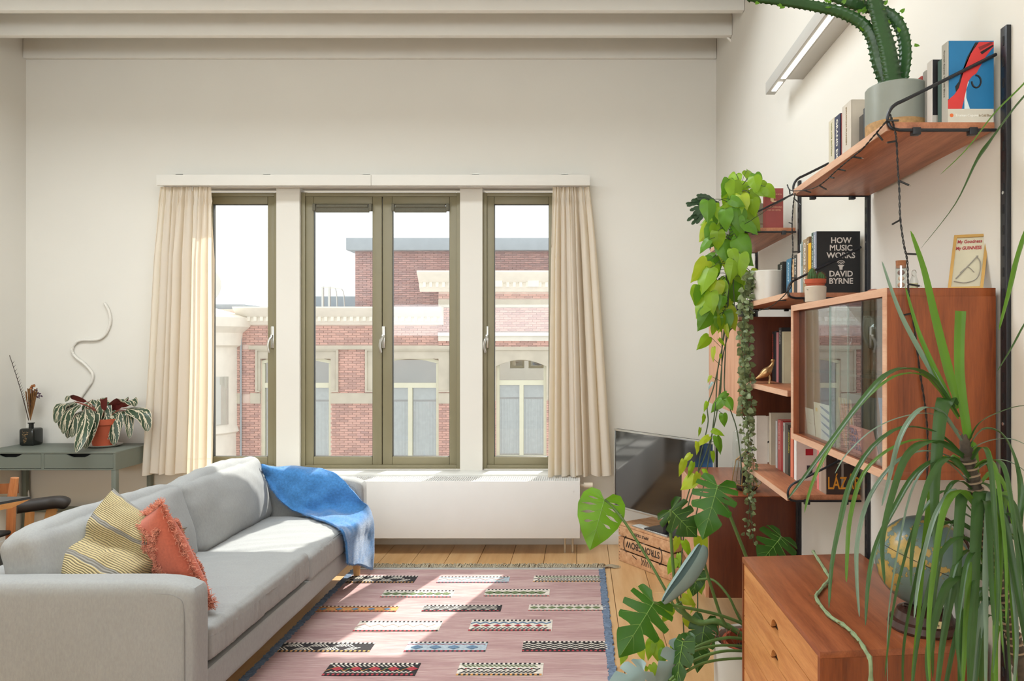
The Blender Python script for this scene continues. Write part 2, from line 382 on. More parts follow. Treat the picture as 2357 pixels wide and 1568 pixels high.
def curtain(name, label, topx, botx, ztop, zbot, seed, bell=0):
    Yc = 5.44; c = thing(name, label, 'curtain', ((botx[0]+botx[1])/2, Yc, zbot)); rnd = random.Random(seed)
    nu, nv = 260, 60; ph = [rnd.uniform(0, 6.28) for _ in range(6)]; npl = 10
    def pt(u, v, oy=0):
        # v 0 top .. 1 bottom
        uu = u+.012*math.sin(u*npl*2*PI*.5+ph[0])*v
        e = v**.8
        x0 = topx[0]+(botx[0]-topx[0])*e; x1 = topx[1]+(botx[1]-topx[1])*e
        x = x0+(x1-x0)*uu
        a = u*npl*2*PI*(1+.05*math.sin(u*7+ph[5]))
        fold = math.sin(a*.8+ph[1]+.6*math.sin(a*.21+ph[2])); fold = math.copysign(abs(fold)**.7, fold)*.8+.25*math.sin(a*.27+ph[3])
        fine = math.sin(a*2.2+ph[4])
        t = min(1, v/.25)
        y = Yc+(.014+.042*t)*fold+.010*fine*(1-t*.7)
        gather = math.exp(-((v-.048)/.012)**2)
        y -= .012*gather*math.sin(a*2); x += (.016*math.sin(a*.8+ph[1]+1)*(.4+.6*t))*(1 if .02 < u < .98 else .3)
        x += .003*gather*math.sin(a*3); y += .008*noise.noise(Vector((u*9, v*3, seed)))*t
        y -= .06*v*v
        z = ztop+(zbot-ztop)*v+ (.008*math.sin(a*.5+ph[1]) if v > .99 else 0)
        return Vector((x, y+oy, z))
    rows = [[pt(i/nu, j/nv) for i in range(nu+1)] for j in range(nv+1)]
    o = obj('cloth', B().grid(rows), M['curtain'], c, sharp=False)
    obj('hem', B().grid([[pt(i/nu, v, -.0015) for i in range(nu+1)] for v in (.945, .9475)]), M['sofas'] if 0 else M['curtain'], o, sharp=False)
    hk = B()
    for i in range(9): x = topx[0]+(topx[1]-topx[0])*(i+.5)/9; hk.tube([(x, 5.44, ztop-.03), (x, 5.44, zr0+.004)], .003, 5)
    obj('hooks', hk, M['white'], c, kind='stuff')
k_ = 5.435/1700
curtain('curtain', 'cream curtain at the left end of the window above the desk side', ((372-1334)*k_, (487-1334)*k_), ((345-1334)*k_, (497-1334)*k_), zr0, .552, 3)
curtain('curtain', 'cream curtain at the right end of the window above the radiator valve', ((1273-1334)*k_, (1356-1334)*k_), ((1263-1334)*k_, (1404-1334)*k_), zr0, .540, 11)

# ------------------------------------------------------------------ radiator
ra = thing('radiator', 'long low white panel radiator below the window', 'radiator', (-1.2, 5.35, 0))
obj('front_panel', B().box(-2.7, .003, 5.20, 5.215, .126, .53, .004), M['white'], ra)
obj('body', B().box(-2.68, -.01, 5.216, 5.39, .14, .515), M['white'], ra)
g = B(); g.box(-2.7, .003, 5.382, 5.395, .50, .53)
x = -1.62
while x < -.02: g.box(x, x+.006, 5.216, 5.381, .520, .529); x += .0155
for y in (5.24, 5.275, 5.31, 5.345): g.box(-1.62, -.02, y, y+.004, .517, .527)
g.box(-2.7, -1.62, 5.216, 5.381, .519, .529); g.box(-.02, .003, 5.216, 5.381, .519, .529)
obj('grille', g, M['white'], ra)
for x in (-.105, -.05):
    obj('pipe', B().tube([(x, 5.30, .0), (x, 5.30, .11)], .008, 8).tube([(x, 5.30, .10), (x, 5.30, .145)], .013, 8), M['alu'], ra)
obj('valve', B().tube([(.0, 5.33, .475), (.035, 5.33, .475)], .012, 8).tube([(.03, 5.33, .475), (.095, 5.33, .475)], .021, 14), mat('valve_cream', rgb(222, 208, 186), .5), ra, label='cream thermostat knob')
obj('vent_screw', B().tube([(-.045, 5.197, .46), (-.045, 5.201, .46)], .006, 10), M['white'], ra)
# ------------------------------------------------------------------ houses across the street
def brickmat(name, cols, rough=.9):
    k = NT(name); k.b.inputs['Roughness'].default_value = rough; g = k.n('ShaderNodeNewGeometry')
    n = k.noise(k.co(), .5, 3); ad = k.n('ShaderNodeMath', operation='MULTIPLY_ADD'); k.l(g.outputs['Random Per Island'], ad.inputs[0]); ad.inputs[1].default_value = .6
    k.l(n, ad.inputs[2]); st = [(.35+.65*i/(len(cols)-1)*.95, c) for i, c in enumerate(cols)]
    k.l(k.ramp(ad.outputs[0], st), k.b.inputs['Base Color']); k.b.inputs['Specular IOR Level'].default_value = .15; return k.m
M['brick'] = brickmat('red_brick', [rgb(196, 158, 148), rgb(214, 172, 160), rgb(206, 166, 154), rgb(186, 152, 144)])
M['brickp'] = brickmat('purple_brick', [rgb(160, 132, 132), rgb(186, 148, 142), rgb(172, 144, 142), rgb(196, 158, 152)])
M['mortar'] = mat('mortar', rgb(226, 204, 192), .95, var=.05)
M['mortarp'] = mat('mortar_grey', rgb(196, 178, 172), .95, var=.05)
M['stone'] = mat('grey_stone', rgb(196, 188, 172), .9, var=.08, vs=2.5, bump=.4, bscale=12)
M['stonel'] = mat('stone_light', rgb(222, 218, 208), .9, var=.05, vs=2.5)
M['cornice'] = mat('cornice_white', rgb(236, 230, 218), .8, var=.03)
M['dent'] = mat('dentil_shade', rgb(206, 192, 168), .9, var=.05)
M['slate'] = mat('grey_cladding', rgb(160, 168, 174), .7, var=.03)
M['cream'] = mat('cream_window_frame', rgb(214, 212, 190), .6, var=.02)
M['wdark'] = glassmat('far_window_glass', (.86, .88, .88, 1), 5.0)
M['net'] = mat('net_curtain', rgb(222, 224, 220), .9, var=.08, vs=12)
YF = 18.0
def fx(px, Y=YF): return (px-1334)*Y/1700
def fz(py, Y=YF): return CAMH+(795-py)*Y/1700
def bricks(b, x0, x1, z0, z1, Y, holes=(), bw=.188, bh=.046, j=.011, d=.02):
    r = 0; z = z0
    while z+bh <= z1+.02:
        x = x0-(bw/2 if r % 2 else 0)
        while x < x1:
            cz = z+bh/2; segs = [(max(x, x0), min(x+bw, x1))]
            for h in holes:
                if h[2]-.01 < cz < h[3]+.01:
                    segs = [q for a, c in segs for q in ((a, min(c, h[0])), (max(a, h[1]), c))]
            for a, c in segs:
                if c-a < .025: continue
                yy = Y-d-random.uniform(0, .006)
                vs = [b.bm.verts.new(p) for p in ((a, yy, z), (c, yy, z), (c, yy, z+bh), (a, yy, z+bh), (a, Y, z), (c, Y, z), (c, Y, z+bh), (a, Y, z+bh))]
                for q in ((0, 1, 2, 3), (4, 0, 3, 7), (1, 5, 6, 2), (3, 2, 6, 7), (4, 5, 1, 0)): b.bm.faces.new([vs[i] for i in q]).material_index = b.mi
            x += bw+j
        z += bh+j; r += 1
    return b
def cornice(par, x0, x1, zt, zb, Y, gap=None):
    h = zt-zb
    prof = [(0, zb), (-.06, zb), (-.10, zb+h*.12), (-.14, zb+h*.2), (-.14, zb+h*.42), (-.22, zb+h*.48), (-.30, zb+h*.7), (-.38, zb+h*.82), (-.42, zt-.03), (-.42, zt), (0, zt)]
    obj('cornice', B().prism([(x0, Y+a, z) for a, z in prof], (x1-x0, 0, 0)), M['cornice'], par)
    d = B(); x = x0+.1
    while x < x1-.05: d.box(x, x+.07, Y-.20, Y-.13, zb+h*.21, zb+h*.46); x += .155
    obj('dentils', d, M['cornice'], par, kind='stuff')
def farwin(par, x0, x1, z0, z1, zt, Y, arch=.0, split=True):
    f = B(); w = .075; y0, y1 = Y+.06, Y+.13
    f.box(x0, x0+w, y0, y1, z0, z1-arch-.001); f.box(x1-w, x1, y0, y1, z0, z1-arch-.001); f.box(x0+w, x1-w, y0, y1, z0, z0+w); f.box(x0+w, x1-w, y0-.005, y1, zt, zt+.12)
    if split: xm = (x0+x1)/2; f.box(xm-.05, xm+.05, y0-.02, y1, z0+w, zt)
    n = 10; arc = [(x0+(x1-x0)*i/n, z1-arch+arch*math.sin(PI*i/n)) for i in range(n+1)]
    for (a, c), (e, g) in zip(arc[:-1], arc[1:]): f.prism([(a, y0-.004, c-w*.1), (e, y0-.004, g-w*.1), (e, y0-.004, g+w), (a, y0-.004, c+w)], (0, .07, 0))
    w_ = obj('window', f, M['cream'], par)
    obj('pane', B().box(x0+.02, x1-.02, Y+.10, Y+.105, z0+.02, z1-.03), M['wdark'], w_)
    nt = B(); 
    for (a, c) in ((x0+w, (x0+x1)/2-.05), ((x0+x1)/2+.05, x1-w)):
        rows = []
        for zz in (z0+.1, zt-.35): rows.append([Vector((a+(c-a)*i/24, Y+.2+.015*math.sin(i*1.9), zz)) for i in range(25)])
        nt.grid(rows)
        nt.box(a, c, Y+.19, Y+.21, zt-.30, zt-.02)
    obj('net_curtain', nt, M['net'], w_)
    obj('room_back', B().box(x0-.1, x1+.1, Y+.5, Y+.52, z0-.1, z1), M['stone'], w_)
    return w_
# -- middle house
XA0, XA1 = fx(558), fx(1040)
h2 = thing('brick_house', 'red brick house across the street with white dentil cornice and grey stone panels', 'house', ((XA0+XA1)/2, YF, -4.2))
wA = (fx(600), fx(762), fz(1060), fz(826)); wB = (fx(876), fx(1010), fz(1060), fz(826))
wl = B()
for a, c in ((XA0, wA[0]), (wA[1], wB[0]), (wB[1], XA1)): wl.box(a, c, YF, YF+.3, -4.2, fz(748))
for w in (wA, wB): wl.box(w[0], w[1], YF, YF+.3, -4.2, w[2]); wl.box(w[0], w[1], YF, YF+.3, w[3], fz(748))
obj('wall', wl, M['mortar'], h2)
pan = [(fx(590), fx(780), fz(903), fz(803)), (fx(842), fx(1040), fz(903), fz(803))]
bd = (XA0-1, XA1+1, fz(929), fz(905))
bb = B(); bricks(bb, XA0, XA1, fz(1100), fz(750), YF, [wA, wB, bd, (XA0-1, XA1+1, fz(806), fz(795))]+pan)
obj('bricks', bb, M['brick'], h2, kind='stuff')
cornice(h2, fx(553), fx(1022), fz(708), fz(748), YF)
obj('string_course', B().box(fx(575), XA1, YF-.08, YF, fz(805), fz(796), .01), M['stone'], h2)
for (x0, x1, z0, z1), w in zip(pan, (wA, wB)):
    s_ = B()
    for a, c in ((x0, w[0]), (w[1], x1)):
        if c-a > .05: s_.box(a, c, YF-.03, YF+.01, z0, z1)
    s_.box(w[0], w[1], YF-.03, YF+.01, w[3], z1); obj('stone_panel', s_, M['stone'], h2)
    r = B(); m_ = .045
    r.box(x0, x0+m_, YF-.07, YF-.03, z0, z1); r.box(x1-m_, x1, YF-.07, YF-.03, z0, z1); r.box(x0+m_, x1-m_, YF-.07, YF-.03, z1-m_, z1)
    if w[0]-x0 > m_: r.box(x0+m_, w[0], YF-.07, YF-.03, z0, z0+m_)
    if x1-w[1] > m_: r.box(w[1], x1-m_, YF-.07, YF-.03, z0, z0+m_)
    obj('panel_moulding', r, M['stone'], h2)
for a, c in ((fx(578), wA[0]), (wA[1], wB[0]), (wB[1], XA1)): obj('stone_band', B().box(a, c, YF-.05, YF+.01, fz(929), fz(905)), M['stone'], h2)
for w in (wA, wB):
    ww = farwin(h2, w[0], w[1], w[2], w[3], fz(893), YF, .12)
    obj('window_sill', B().box(w[0]-.05, w[1]+.05, YF-.08, YF+.05, w[2]-.08, w[2]), M['stonel'], ww)
for x0, x1 in ((fx(558), fx(572)),):
    obj('downspout', B().tube([(x0-.0, YF-.08, fz(1100)), (x0, YF-.08, fz(752))], .022, 8), M['slate'], h2)
ro = B().box(fx(558), fx(880), YF+.35, YF+6, fz(708)-.1, fz(708)+.02).box(fx(559), fx(840), YF+3.0, YF+3.3, fz(708, YF+3), fz(692, YF+3)+.12)
obj('flat_roof', ro, M['slate'], h2)
rl = B(); Yr = YF+.8
for px in (743, 758): rl.tube([P(px, 706, Yr), P(px, 660, Yr)], .035, 8)
rl.tube(smooth_path([P(740, 662, Yr), P(762, 662, Yr), P(773, 668, Yr), P(776, 706, Yr)], 4), .016, 6)
rl.tube(smooth_path([P(757, 664, Yr), P(778, 664, Yr), P(790, 672, Yr), P(793, 706, Yr)], 4), .016, 6)
obj('roof_rail', rl, M['alu'], h2, label='bent metal roof access rail')
# -- upper set-back volume
YU = YF+.5
h3 = thing('roof_extension', 'dark brick upper storey under a grey fascia behind the cornice', 'house', (fx(1060, YU), YU, fz(708)))
ux0, ux1 = fx(818, YU), fx(1420, YU)
obj('wall', B().box(ux0, ux1, YU, YU+4, fz(712), fz(574, YU)), M['mortarp'], h3)
obj('bricks', bricks(B(), ux0, ux1, fz(712), fz(577, YU), YU, bh=.038, j=.009), M['brickp'], h3, kind='stuff')
obj('fascia', B().box(fx(803, YU), ux1+.2, YU-.25, YU+4.2, fz(576, YU-.25), fz(547, YU-.25), .02), M['slate'], h3)
# -- right house
X30, X31 = fx(1010), fx(1420)
h4 = thing('brick_house', 'right hand brick house across the street with taller cornice and arched windows', 'house', ((X30+X31)/2, YF, -4.2))
wC = (fx(1142), fx(1258), fz(1056), fz(828)); wD = (fx(1330), fx(1420), fz(1056), fz(828))
wl = B()
Y4 = YF-.02
for a, c in ((fx(1040), wC[0]), (wC[1], wD[0])): wl.box(a, c, Y4, YF+.3, -4.2, fz(672))
wl.box(X30, fx(1040), Y4, YF+.3, fz(748), fz(672))
for w in (wC, wD): wl.box(w[0], w[1], Y4, YF+.3, -4.2, w[2]); wl.box(w[0], w[1], Y4, YF+.3, w[3], fz(672))
obj('wall', wl, M['mortar'], h4)
st = (fx(1100), fx(1420), fz(929), fz(803))
obj('bricks', bricks(B(), X30, X31, fz(800), fz(674), Y4, [(X30-1, X31+1, fz(708), fz(690)), (X30-1, X31+1, fz(785), fz(766))]), M['brick'], h4, kind='stuff')
obj('bricks', bricks(B(), fx(1040), X31, fz(1100), fz(802), Y4, [wC, wD, (fx(1085), fx(1420), fz(920), fz(790))]), M['brick'], h4, kind='stuff')
cornice(h4, fx(968), X31, fz(627), fz(672), Y4)
for a in (fx(1133), fx(1216), fx(1300)): obj('cornice_block', B().box(a, a+.27, Y4-.24, Y4-.13, fz(662), fz(648)), M['cornice'], h4)
obj('stone_band', B().box(X30, X31, Y4-.04, Y4, fz(708), fz(690)), M['stone'], h4)
obj('stone_band', B().box(X30, X31, Y4-.06, Y4, fz(785), fz(766)).box(X30, X31, Y4-.1, Y4, fz(774), fz(766)), M['stonel'], h4)
obj('string_course', B().box(fx(1042), X31, Y4-.08, Y4, fz(806), fz(798)), M['stone'], h4)
s_ = B()
n = 14
for w in (wC, wD):
    arc = [(w[0]+(w[1]-w[0])*i/n, w[3]-.16+.16*math.sin(PI*i/n)) for i in range(n+1)]
    for (a, c), (e, g_) in zip(arc[:-1], arc[1:]): s_.prism([(a, Y4-.05, c), (e, Y4-.05, g_), (e, Y4-.05, fz(806)), (a, Y4-.05, fz(806))], (0, .09, 0))
s_.box(fx(1085), wC[0], Y4-.05, Y4+.02, fz(920), fz(806)); s_.box(wC[1], wD[0], Y4-.05, Y4+.02, fz(920), fz(806))
obj('stone_panel', s_, M['stone'], h4)
for w in (wC, wD):
    ww = farwin(h4, w[0], w[1], w[2], w[3], fz(887), YF, .14)
    obj('window_sill', B().box(w[0]-.05, w[1]+.05, Y4-.08, YF+.05, w[2]-.08, w[2]), M['stonel'], ww)
# -- left bay house
YL = YF-1.2
h1 = thing('corner_house', 'pale cornered house across the street at the left, beside the downspout', 'house', (fx(470, YL), YL, -4.2))
obj('wall', B().box(fx(300), fx(556), YF-.05, YF+.3, -4.2, fz(712)), M['mortar'], h1)
obj('bricks', bricks(B(), fx(300), fx(556), fz(1100), fz(790), YF-.05, [(fx(300), fx(533), fz(1100), fz(830)), (fx(300), fx(556), fz(929), fz(905))]), M['brick'], h1, kind='stuff')
obj('stone_band', B().box(fx(533), fx(556), YF-.1, YF-.05, fz(929), fz(905)), M['stone'], h1)
cornice(h1, fx(380), fx(557), fz(760), fz(795), YF-.05)
bc = (fx(392, YL), YL+1.0)
bay = B()
bay.lathe((bc[0], bc[1]+.1, 0), [(.98, -4.2), (.98, fz(1010, YL)), (1.05, fz(1005, YL)), (1.0, fz(990, YL)), (1.0, fz(800, YL)), (1.1, fz(795, YL)), (1.12, fz(765, YL)), (1.3, fz(750, YL)), (1.32, fz(728, YL)), (1.1, fz(720, YL)), (.3, fz(700, YL))], 24)
obj('flat_roof', B().box(fx(380), fx(555), YF+.1, YF+4, fz(712), fz(700)), M['slate'], h1)
obj('bay', bay, M['cornice'], h1)
bw_ = B()
for ang in (-150, -120, -90, -60, -30):
    a = math.radians(ang); c = Vector((bc[0]+1.0*math.cos(a), bc[1]+.1+1.0*math.sin(a), 0)); R = Matrix.Translation(c) @ Matrix.Rotation(a+PI/2, 4, 'Z')
    bw_.box(-.17, .17, -.03, .03, fz(985, YL), fz(870, YL), 0, R)
obj('bay_panes', bw_, M['wdark'], h1, kind='stuff')
dish = B(); dish.lathe(P(470, 662, YF+1), [(0, -.02), (.25, -.0), (.42, .05), (.50, .12), (.49, .13), (.40, .07), (0, .0)], 28, Matrix.Rotation(math.radians(80), 3, 'X'))
dish.tube([P(470, 662, YF+1.05), P(470, 715, YF+1.05)], .03, 8)
solo('satellite_dish', dish, M['stonel'], 'pale round satellite dish on the roof of the corner house', 'satellite dish', origin=P(470, 715, YF+1.05))
struct('ground', B().box(-25, 20, YW+.6, 45, -4.4, -4.2), mat('street', rgb(170, 166, 160), .9, var=.1))
# ------------------------------------------------------------------ desk and its things
DX0, DX1, DY0, DY1, DZ = -4.125, -3.17, 5.045, 5.50, .758
de = thing('desk', 'grey green desk with two flush drawers under the wall cable', 'desk', ((DX0+DX1)/2, (DY0+DY1)/2, 0))
obj('desktop', B().box(DX0, DX1, DY0, DY1, DZ-.012, DZ, .001), M['desk'], de)
c = B(); c.box(DX0, DX0+.016, DY0, DY1, DZ-.115, DZ-.012); c.box(DX1-.016, DX1, DY0, DY1, DZ-.115, DZ-.012); c.box(DX0, DX1, DY0, DY1, DZ-.125, DZ-.115)
c.box(DX0, DX1, DY1-.012, DY1, DZ-.115, DZ-.012); xm = -3.668; c.box(xm-.009, xm+.009, DY0, DY1, DZ-.115, DZ-.012)
obj('case', c, M['desk'], de)
M['dark_in'] = mat('dark_inside', rgb(30, 30, 30), .8)
for a, e in ((DX0+.018, xm-.011), (xm+.011, DX1-.018)):
    m_ = (a+e)/2; zt, zb = DZ-.015, DZ-.112
    pr = [(a, zt), (m_-.085, zt), (m_-.06, zt-.014), (m_-.04, zt-.022), (m_+.04, zt-.022), (m_+.06, zt-.014), (m_+.085, zt), (e, zt), (e, zb), (a, zb)]
    d = obj('drawer', B().prism([(x, DY0+.001, z) for x, z in pr], (0, .014, 0)), M['desk'], de)
    obj('drawer_inside', B().box(a+.002, e-.002, DY0+.03, DY1-.02, zb, zb+.01).box(a+.01, e-.01, DY0+.06, DY0+.065, zb, zt), M['dark_in'], d)
for x in (DX0+.001, DX1-.031):
    for y in (DY0+.002, DY1-.04): obj('leg', B().box(x, x+.03, y, y+.038, 0, DZ-.125, .002), M['desk'], de)
obj('foot_rail', B().box(DX0+.03, DX1-.03, DY1-.03, DY1-.012, .25, .29), M['desk'], de)
# vase
vx, vy = P(72, 1022, 5.40).x, 5.40
va = thing('bottle_vase', 'dark square shouldered bottle holding dried flowers on the desk', 'vase', (vx, vy, DZ))
M['darkglass'] = mat('dark_glass', rgb(34, 36, 32), .12, var=.1)
b = B().box(vx-.054, vx+.054, vy-.054, vy+.054, DZ, DZ+.125, .016, seg=3); b.lathe((vx, vy, 0), [(.016, DZ+.12), (.016, DZ+.155), (.022, DZ+.157), (.022, DZ+.164), (.014, DZ+.164)], 16); obj('bottle', b, M['darkglass'], va)
lb = B()
for i in range(26): 
    a = random.uniform(-.025, .028); z = random.uniform(.02, .105); lb.box(vx-.01+a*(z*8), vx-.01+a*(z*8)+random.uniform(.003, .01), vy-.0555, vy-.054, DZ+z, DZ+z+random.uniform(.002, .007))
obj('printed_sprig', lb, mat('gold_print', rgb(150, 120, 80), .5), va)
M['dry'] = mat('dry_stem', rgb(128, 88, 48), .9, var=.2, vs=40); M['dryd'] = mat('dry_dark', rgb(64, 48, 38), .9, var=.2, vs=40)
fe = B(); pth = smooth_path(PP([(66, 968, 5.4), (55, 925, 5.4), (42, 880, 5.38), (22, 818, 5.36)]), 8); fe.tube(pth, [.003]*10+[.002]*15, 5)
for i, p in enumerate(pth[8:22]):
    for sgn in (-1, 1): fe.tube([p, p+Vector((sgn*.012+.004, 0, .02))], [.002, .0006], 4)
obj('feather_stem', fe, M['dryd'], va)
sp = B(); sp.mi = 0
for i in range(60):
    a = random.uniform(-1, 1); p0 = P(70, 968, 5.4); p1 = P(72+a*14, 905+random.uniform(-12, 12), 5.4+random.uniform(-.03, .03)); sp.tube([p0, (p0+p1)/2+Vector((a*.004, 0, 0)), p1], [.0015, .0015, .003], 4)
obj('dried_grass', sp, M['dry'], va)
for px, py, n_, r in ((76, 902, 14, .016), (87, 910, 16, .018), (68, 930, 8, .012)):
    hd = B()
    for i in range(n_): c = P(px, py, 5.4)+Vector((random.gauss(0, .013), random.gauss(0, .012), random.gauss(0, .012))); hd.ball(c, random.uniform(.004, .008), 1)
    obj('flower_head', hd, mat('dry_purple', rgb(88, 66, 82), .9, var=.3, vs=30), va, label='dusky purple flower head')
hd = B()
for i in range(10): hd.ball(P(76, 890, 5.4)+Vector((random.gauss(0, .011), random.gauss(0, .01), random.gauss(0, .008))), .008, 1)
obj('flower_head', hd, mat('dry_tan', rgb(170, 110, 66), .9, var=.3, vs=30), va, label='tan dried flower head')
# wall conduit
pts = [(240, 697), (250, 715), (254, 735), (251, 752), (243, 769), (230, 780), (212, 783), (190, 783), (176, 788), (167, 800), (167, 812), (176, 824), (192, 836), (204, 848), (213, 862), (211, 878), (203, 890), (194, 903), (182, 920)]
co = smooth_path([P(x, y, 5.505) for x, y in pts], 8)
rr = [.0085 if i % 2 else .0105 for i in range(len(co))]
cd_ = solo('wall_cable', B().tube(co, rr, 8), M['paint'], 'white corrugated cable snaking up the wall above the desk', 'cable', origin=P(182, 920, 5.505))
# dry cable tail on the side of desk
solo('power_cable', B().tube(smooth_path(PP([(63, 1083, 5.49), (63, 1120, 5.49), (67, 1150, 5.48), (66, 1190, 5.48), (60, 1215, 5.47), (52, 1235, 5.46)]), 5), .006, 6).box(P(50, 1235, 5.46).x-.03, P(50, 1235, 5.46).x+.03, 5.42, 5.47, .0, .05, .01), M['white'], 'white power cable and plug hanging behind the desk leg', 'cable')

# ---- leaf builders
def strip_leaf(path, width, prof=None, fold=.15, n=14, up=Vector((0, 0, 1)), m=0, b=None, thick=0, nw=4, side=None):
    """leaf along 3D path; returns B with uv"""
    pts = smooth_path(path, max(2, n//(len(path)-1))); N = len(pts)
    b = b or B(); b.mi = m; rows = []
    prof = prof or (lambda t: math.sin(PI*min(1, t*1.0)**.7)**.7)
    prev = None
    for i, p in enumerate(pts):
        t = i/(N-1); T = (pts[min(i+1, N-1)]-pts[max(i-1, 0)]).normalized()
        sd = side if side is not None else T.cross(up)
        sd = sd-T*sd.dot(T)
        if sd.length < .08: sd = prev if prev else T.orthogonal()
        sd = sd.normalized()
        if prev and sd.dot(prev) < 0: sd = -sd
        prev = sd; nn = sd.cross(T); w = width*prof(t)*.5+.0003
        rows.append([p+sd*w*(2*j/nw-1)+nn*abs(2*j/nw-1)*w*fold for j in range(nw+1)])
    b.grid(rows, uv=True); return b
def catmull1(tab, u):
    n = len(tab)
    for i in range(n-1):
        if u <= tab[i+1][0]:
            a, c = tab[i], tab[i+1]; t = (u-a[0])/(c[0]-a[0]); t = t*t*(3-2*t)*.4+t*.6
            return (a[1]+(c[1]-a[1])*t, a[2]+(c[2]-a[2])*t)
    return tab[-1][1:]
HEART = [(0, .03, -.02), (.08, .14, -.15), (.2, .33, -.17), (.32, .47, -.03), (.48, .52, .2), (.64, .45, .45), (.8, .29, .70), (.92, .12, .88), (1, 0, 1.0)]
def leaf_mesh(b, base, tip, nrm, width=1.0, slits=(), nu=28, nv=6, droop=.15, cup=.12, tab=HEART, curl=0):
    """heart leaf from attach point to tip; nrm = upper side; slits: list of (u, half, vstart)"""
    base = Vector(base); tip = Vector(tip); y = tip-base; L = y.length; y.normalize(); nrm = Vector(nrm); nrm = (nrm-y*nrm.dot(y)).normalized(); x = y.cross(nrm)
    uvl = b.bm.loops.layers.uv.verify()
    def pos(u, v, sg):
        mx_, my = catmull1(tab, u); ry = max(0, (u-.3)/.7)**1.45*.96
        px_ = mx_*v*width; py_ = ry+(my-ry)*v**(1.15)
        z = -cup*(abs(px_)**1.3)-droop*max(0, py_)**2+.02*math.sin(u*19)*v
        if curl: 
            a = curl*px_*sg; px_, z = (math.sin(a)/curl*sg if abs(curl) > 1e-6 else px_), z+(1-math.cos(a))/abs(curl)
        return base+x*(sg*px_*L)+y*(py_*L)+nrm*(z*L)
    sl3 = [(s + (None,))[:4] for s in slits]
    def keep(t): return all(abs(t-u)>h*1.3 for u, h, v, w in sl3)
    us = sorted([(t, None, 0) for t in [i/nu for i in range(nu+1)] if keep(t)]+[(u+sg*1e-4, k_, sg) for k_, (u, h, v, w) in enumerate(sl3) for sg in (-1, 1)])
    for sg in (-1, 1):
        V = {}
        def vert(i, j, su=None):
            k = (i, j, su)
            if k not in V:
                u, k_, sd = us[i]; v = j/nv
                vv = v*(1-sum(.07*math.exp(-((u-s[0])/(s[1]*2.2))**2) for s in sl3 if s[3] is None)) if v > .8 else v
                if k_ is not None:
                    uc, h, v0, v1 = sl3[k_]
                    if v1 is None: u = uc+sd*h*max(0, (v-v0)/(1-v0))**.6
                    else: u = uc+sd*h*math.sin(PI*max(0, min(1, (v-v0)/(v1-v0))))
                V[k] = b.bm.verts.new(pos(min(1, max(0, u)), vv, sg))
            return V[k]
        for i in range(len(us)-1):
            if us[i][1] is not None and us[i][1] == us[i+1][1]: continue
            for j in range(nv):
                q = [vert(i, j), vert(i+1, j), vert(i+1, j+1), vert(i, j+1)]
                if sg < 0: q.reverse()
                try:
                    f = b.bm.faces.new(q); f.smooth = True; f.material_index = b.mi
                except ValueError: pass
    bmesh.ops.remove_doubles(b.bm, verts=b.bm.verts[:], dist=.00006) if slits else None
    return b
# stromanthe
k = NT('stromanthe_leaf'); k.b.inputs['Roughness'].default_value = .35
tc = k.n('ShaderNodeTexCoord'); sp_ = k.n('ShaderNodeSeparateXYZ'); k.l(tc.outputs['UV'], sp_.inputs[0])
def mth(k, op, a, bb=None):
    n_ = k.n('ShaderNodeMath', operation=op)
    for i, s_ in enumerate((a, bb)):
        if s_ is None: continue
        if isinstance(s_, (int, float)): n_.inputs[i].default_value = s_
        else: k.l(s_, n_.inputs[i])
    return n_.outputs[0]
ab = mth(k, 'ABSOLUTE', mth(k, 'SUBTRACT', sp_.outputs[1], .5))
nn_ = k.noise(tc.outputs['Object'], 40, 2)
w_ = mth(k, 'SINE', mth(k, 'ADD', mth(k, 'MULTIPLY', mth(k, 'SUBTRACT', sp_.outputs[0], mth(k, 'MULTIPLY', ab, 1.1)), 17), mth(k, 'MULTIPLY', nn_, 7)))
mid = mth(k, 'LESS_THAN', ab, .04); ed = mth(k, 'GREATER_THAN', ab, .46)
st = mth(k, 'GREATER_THAN', w_, .84)
msk = mth(k, 'MAXIMUM', mth(k, 'MAXIMUM', mid, ed), st)
mxc = k.n('ShaderNodeMix', data_type='RGBA'); k.l(msk, mxc.inputs[0]); mxc.inputs[6].default_value = rgb(52, 72, 50); mxc.inputs[7].default_value = rgb(206, 194, 168)
bf = k.n('ShaderNodeNewGeometry'); mx2 = k.n('ShaderNodeMix', data_type='RGBA'); k.l(bf.outputs['Backfacing'], mx2.inputs[0]); k.l(mxc.outputs[2], mx2.inputs[6]); mx2.inputs[7].default_value = rgb(120, 50, 48)
k.l(mx2.outputs[2], k.b.inputs['Base Color']); M['strom'] = k.m
px0, py0 = P(240, 1027, 5.32).x, 5.32
sa = thing('prayer_plant', 'drooping striped leaf plant in a terracotta pot on the grey green desk', 'plant', (px0, py0, DZ))
obj('saucer', B().lathe((px0, py0, DZ), [(.0, .0), (.08, 0), (.115, .014), (.118, .018), (.10, .012), (0, .006)], 28), M['potwhite'], sa)
obj('pot', B().lathe((px0, py0, DZ+.012), [(0, 0), (.072, 0), (.098, .15), (.106, .15), (.108, .19), (.098, .19), (.095, .17), (0, .165)], 28), M['terracotta'], sa)
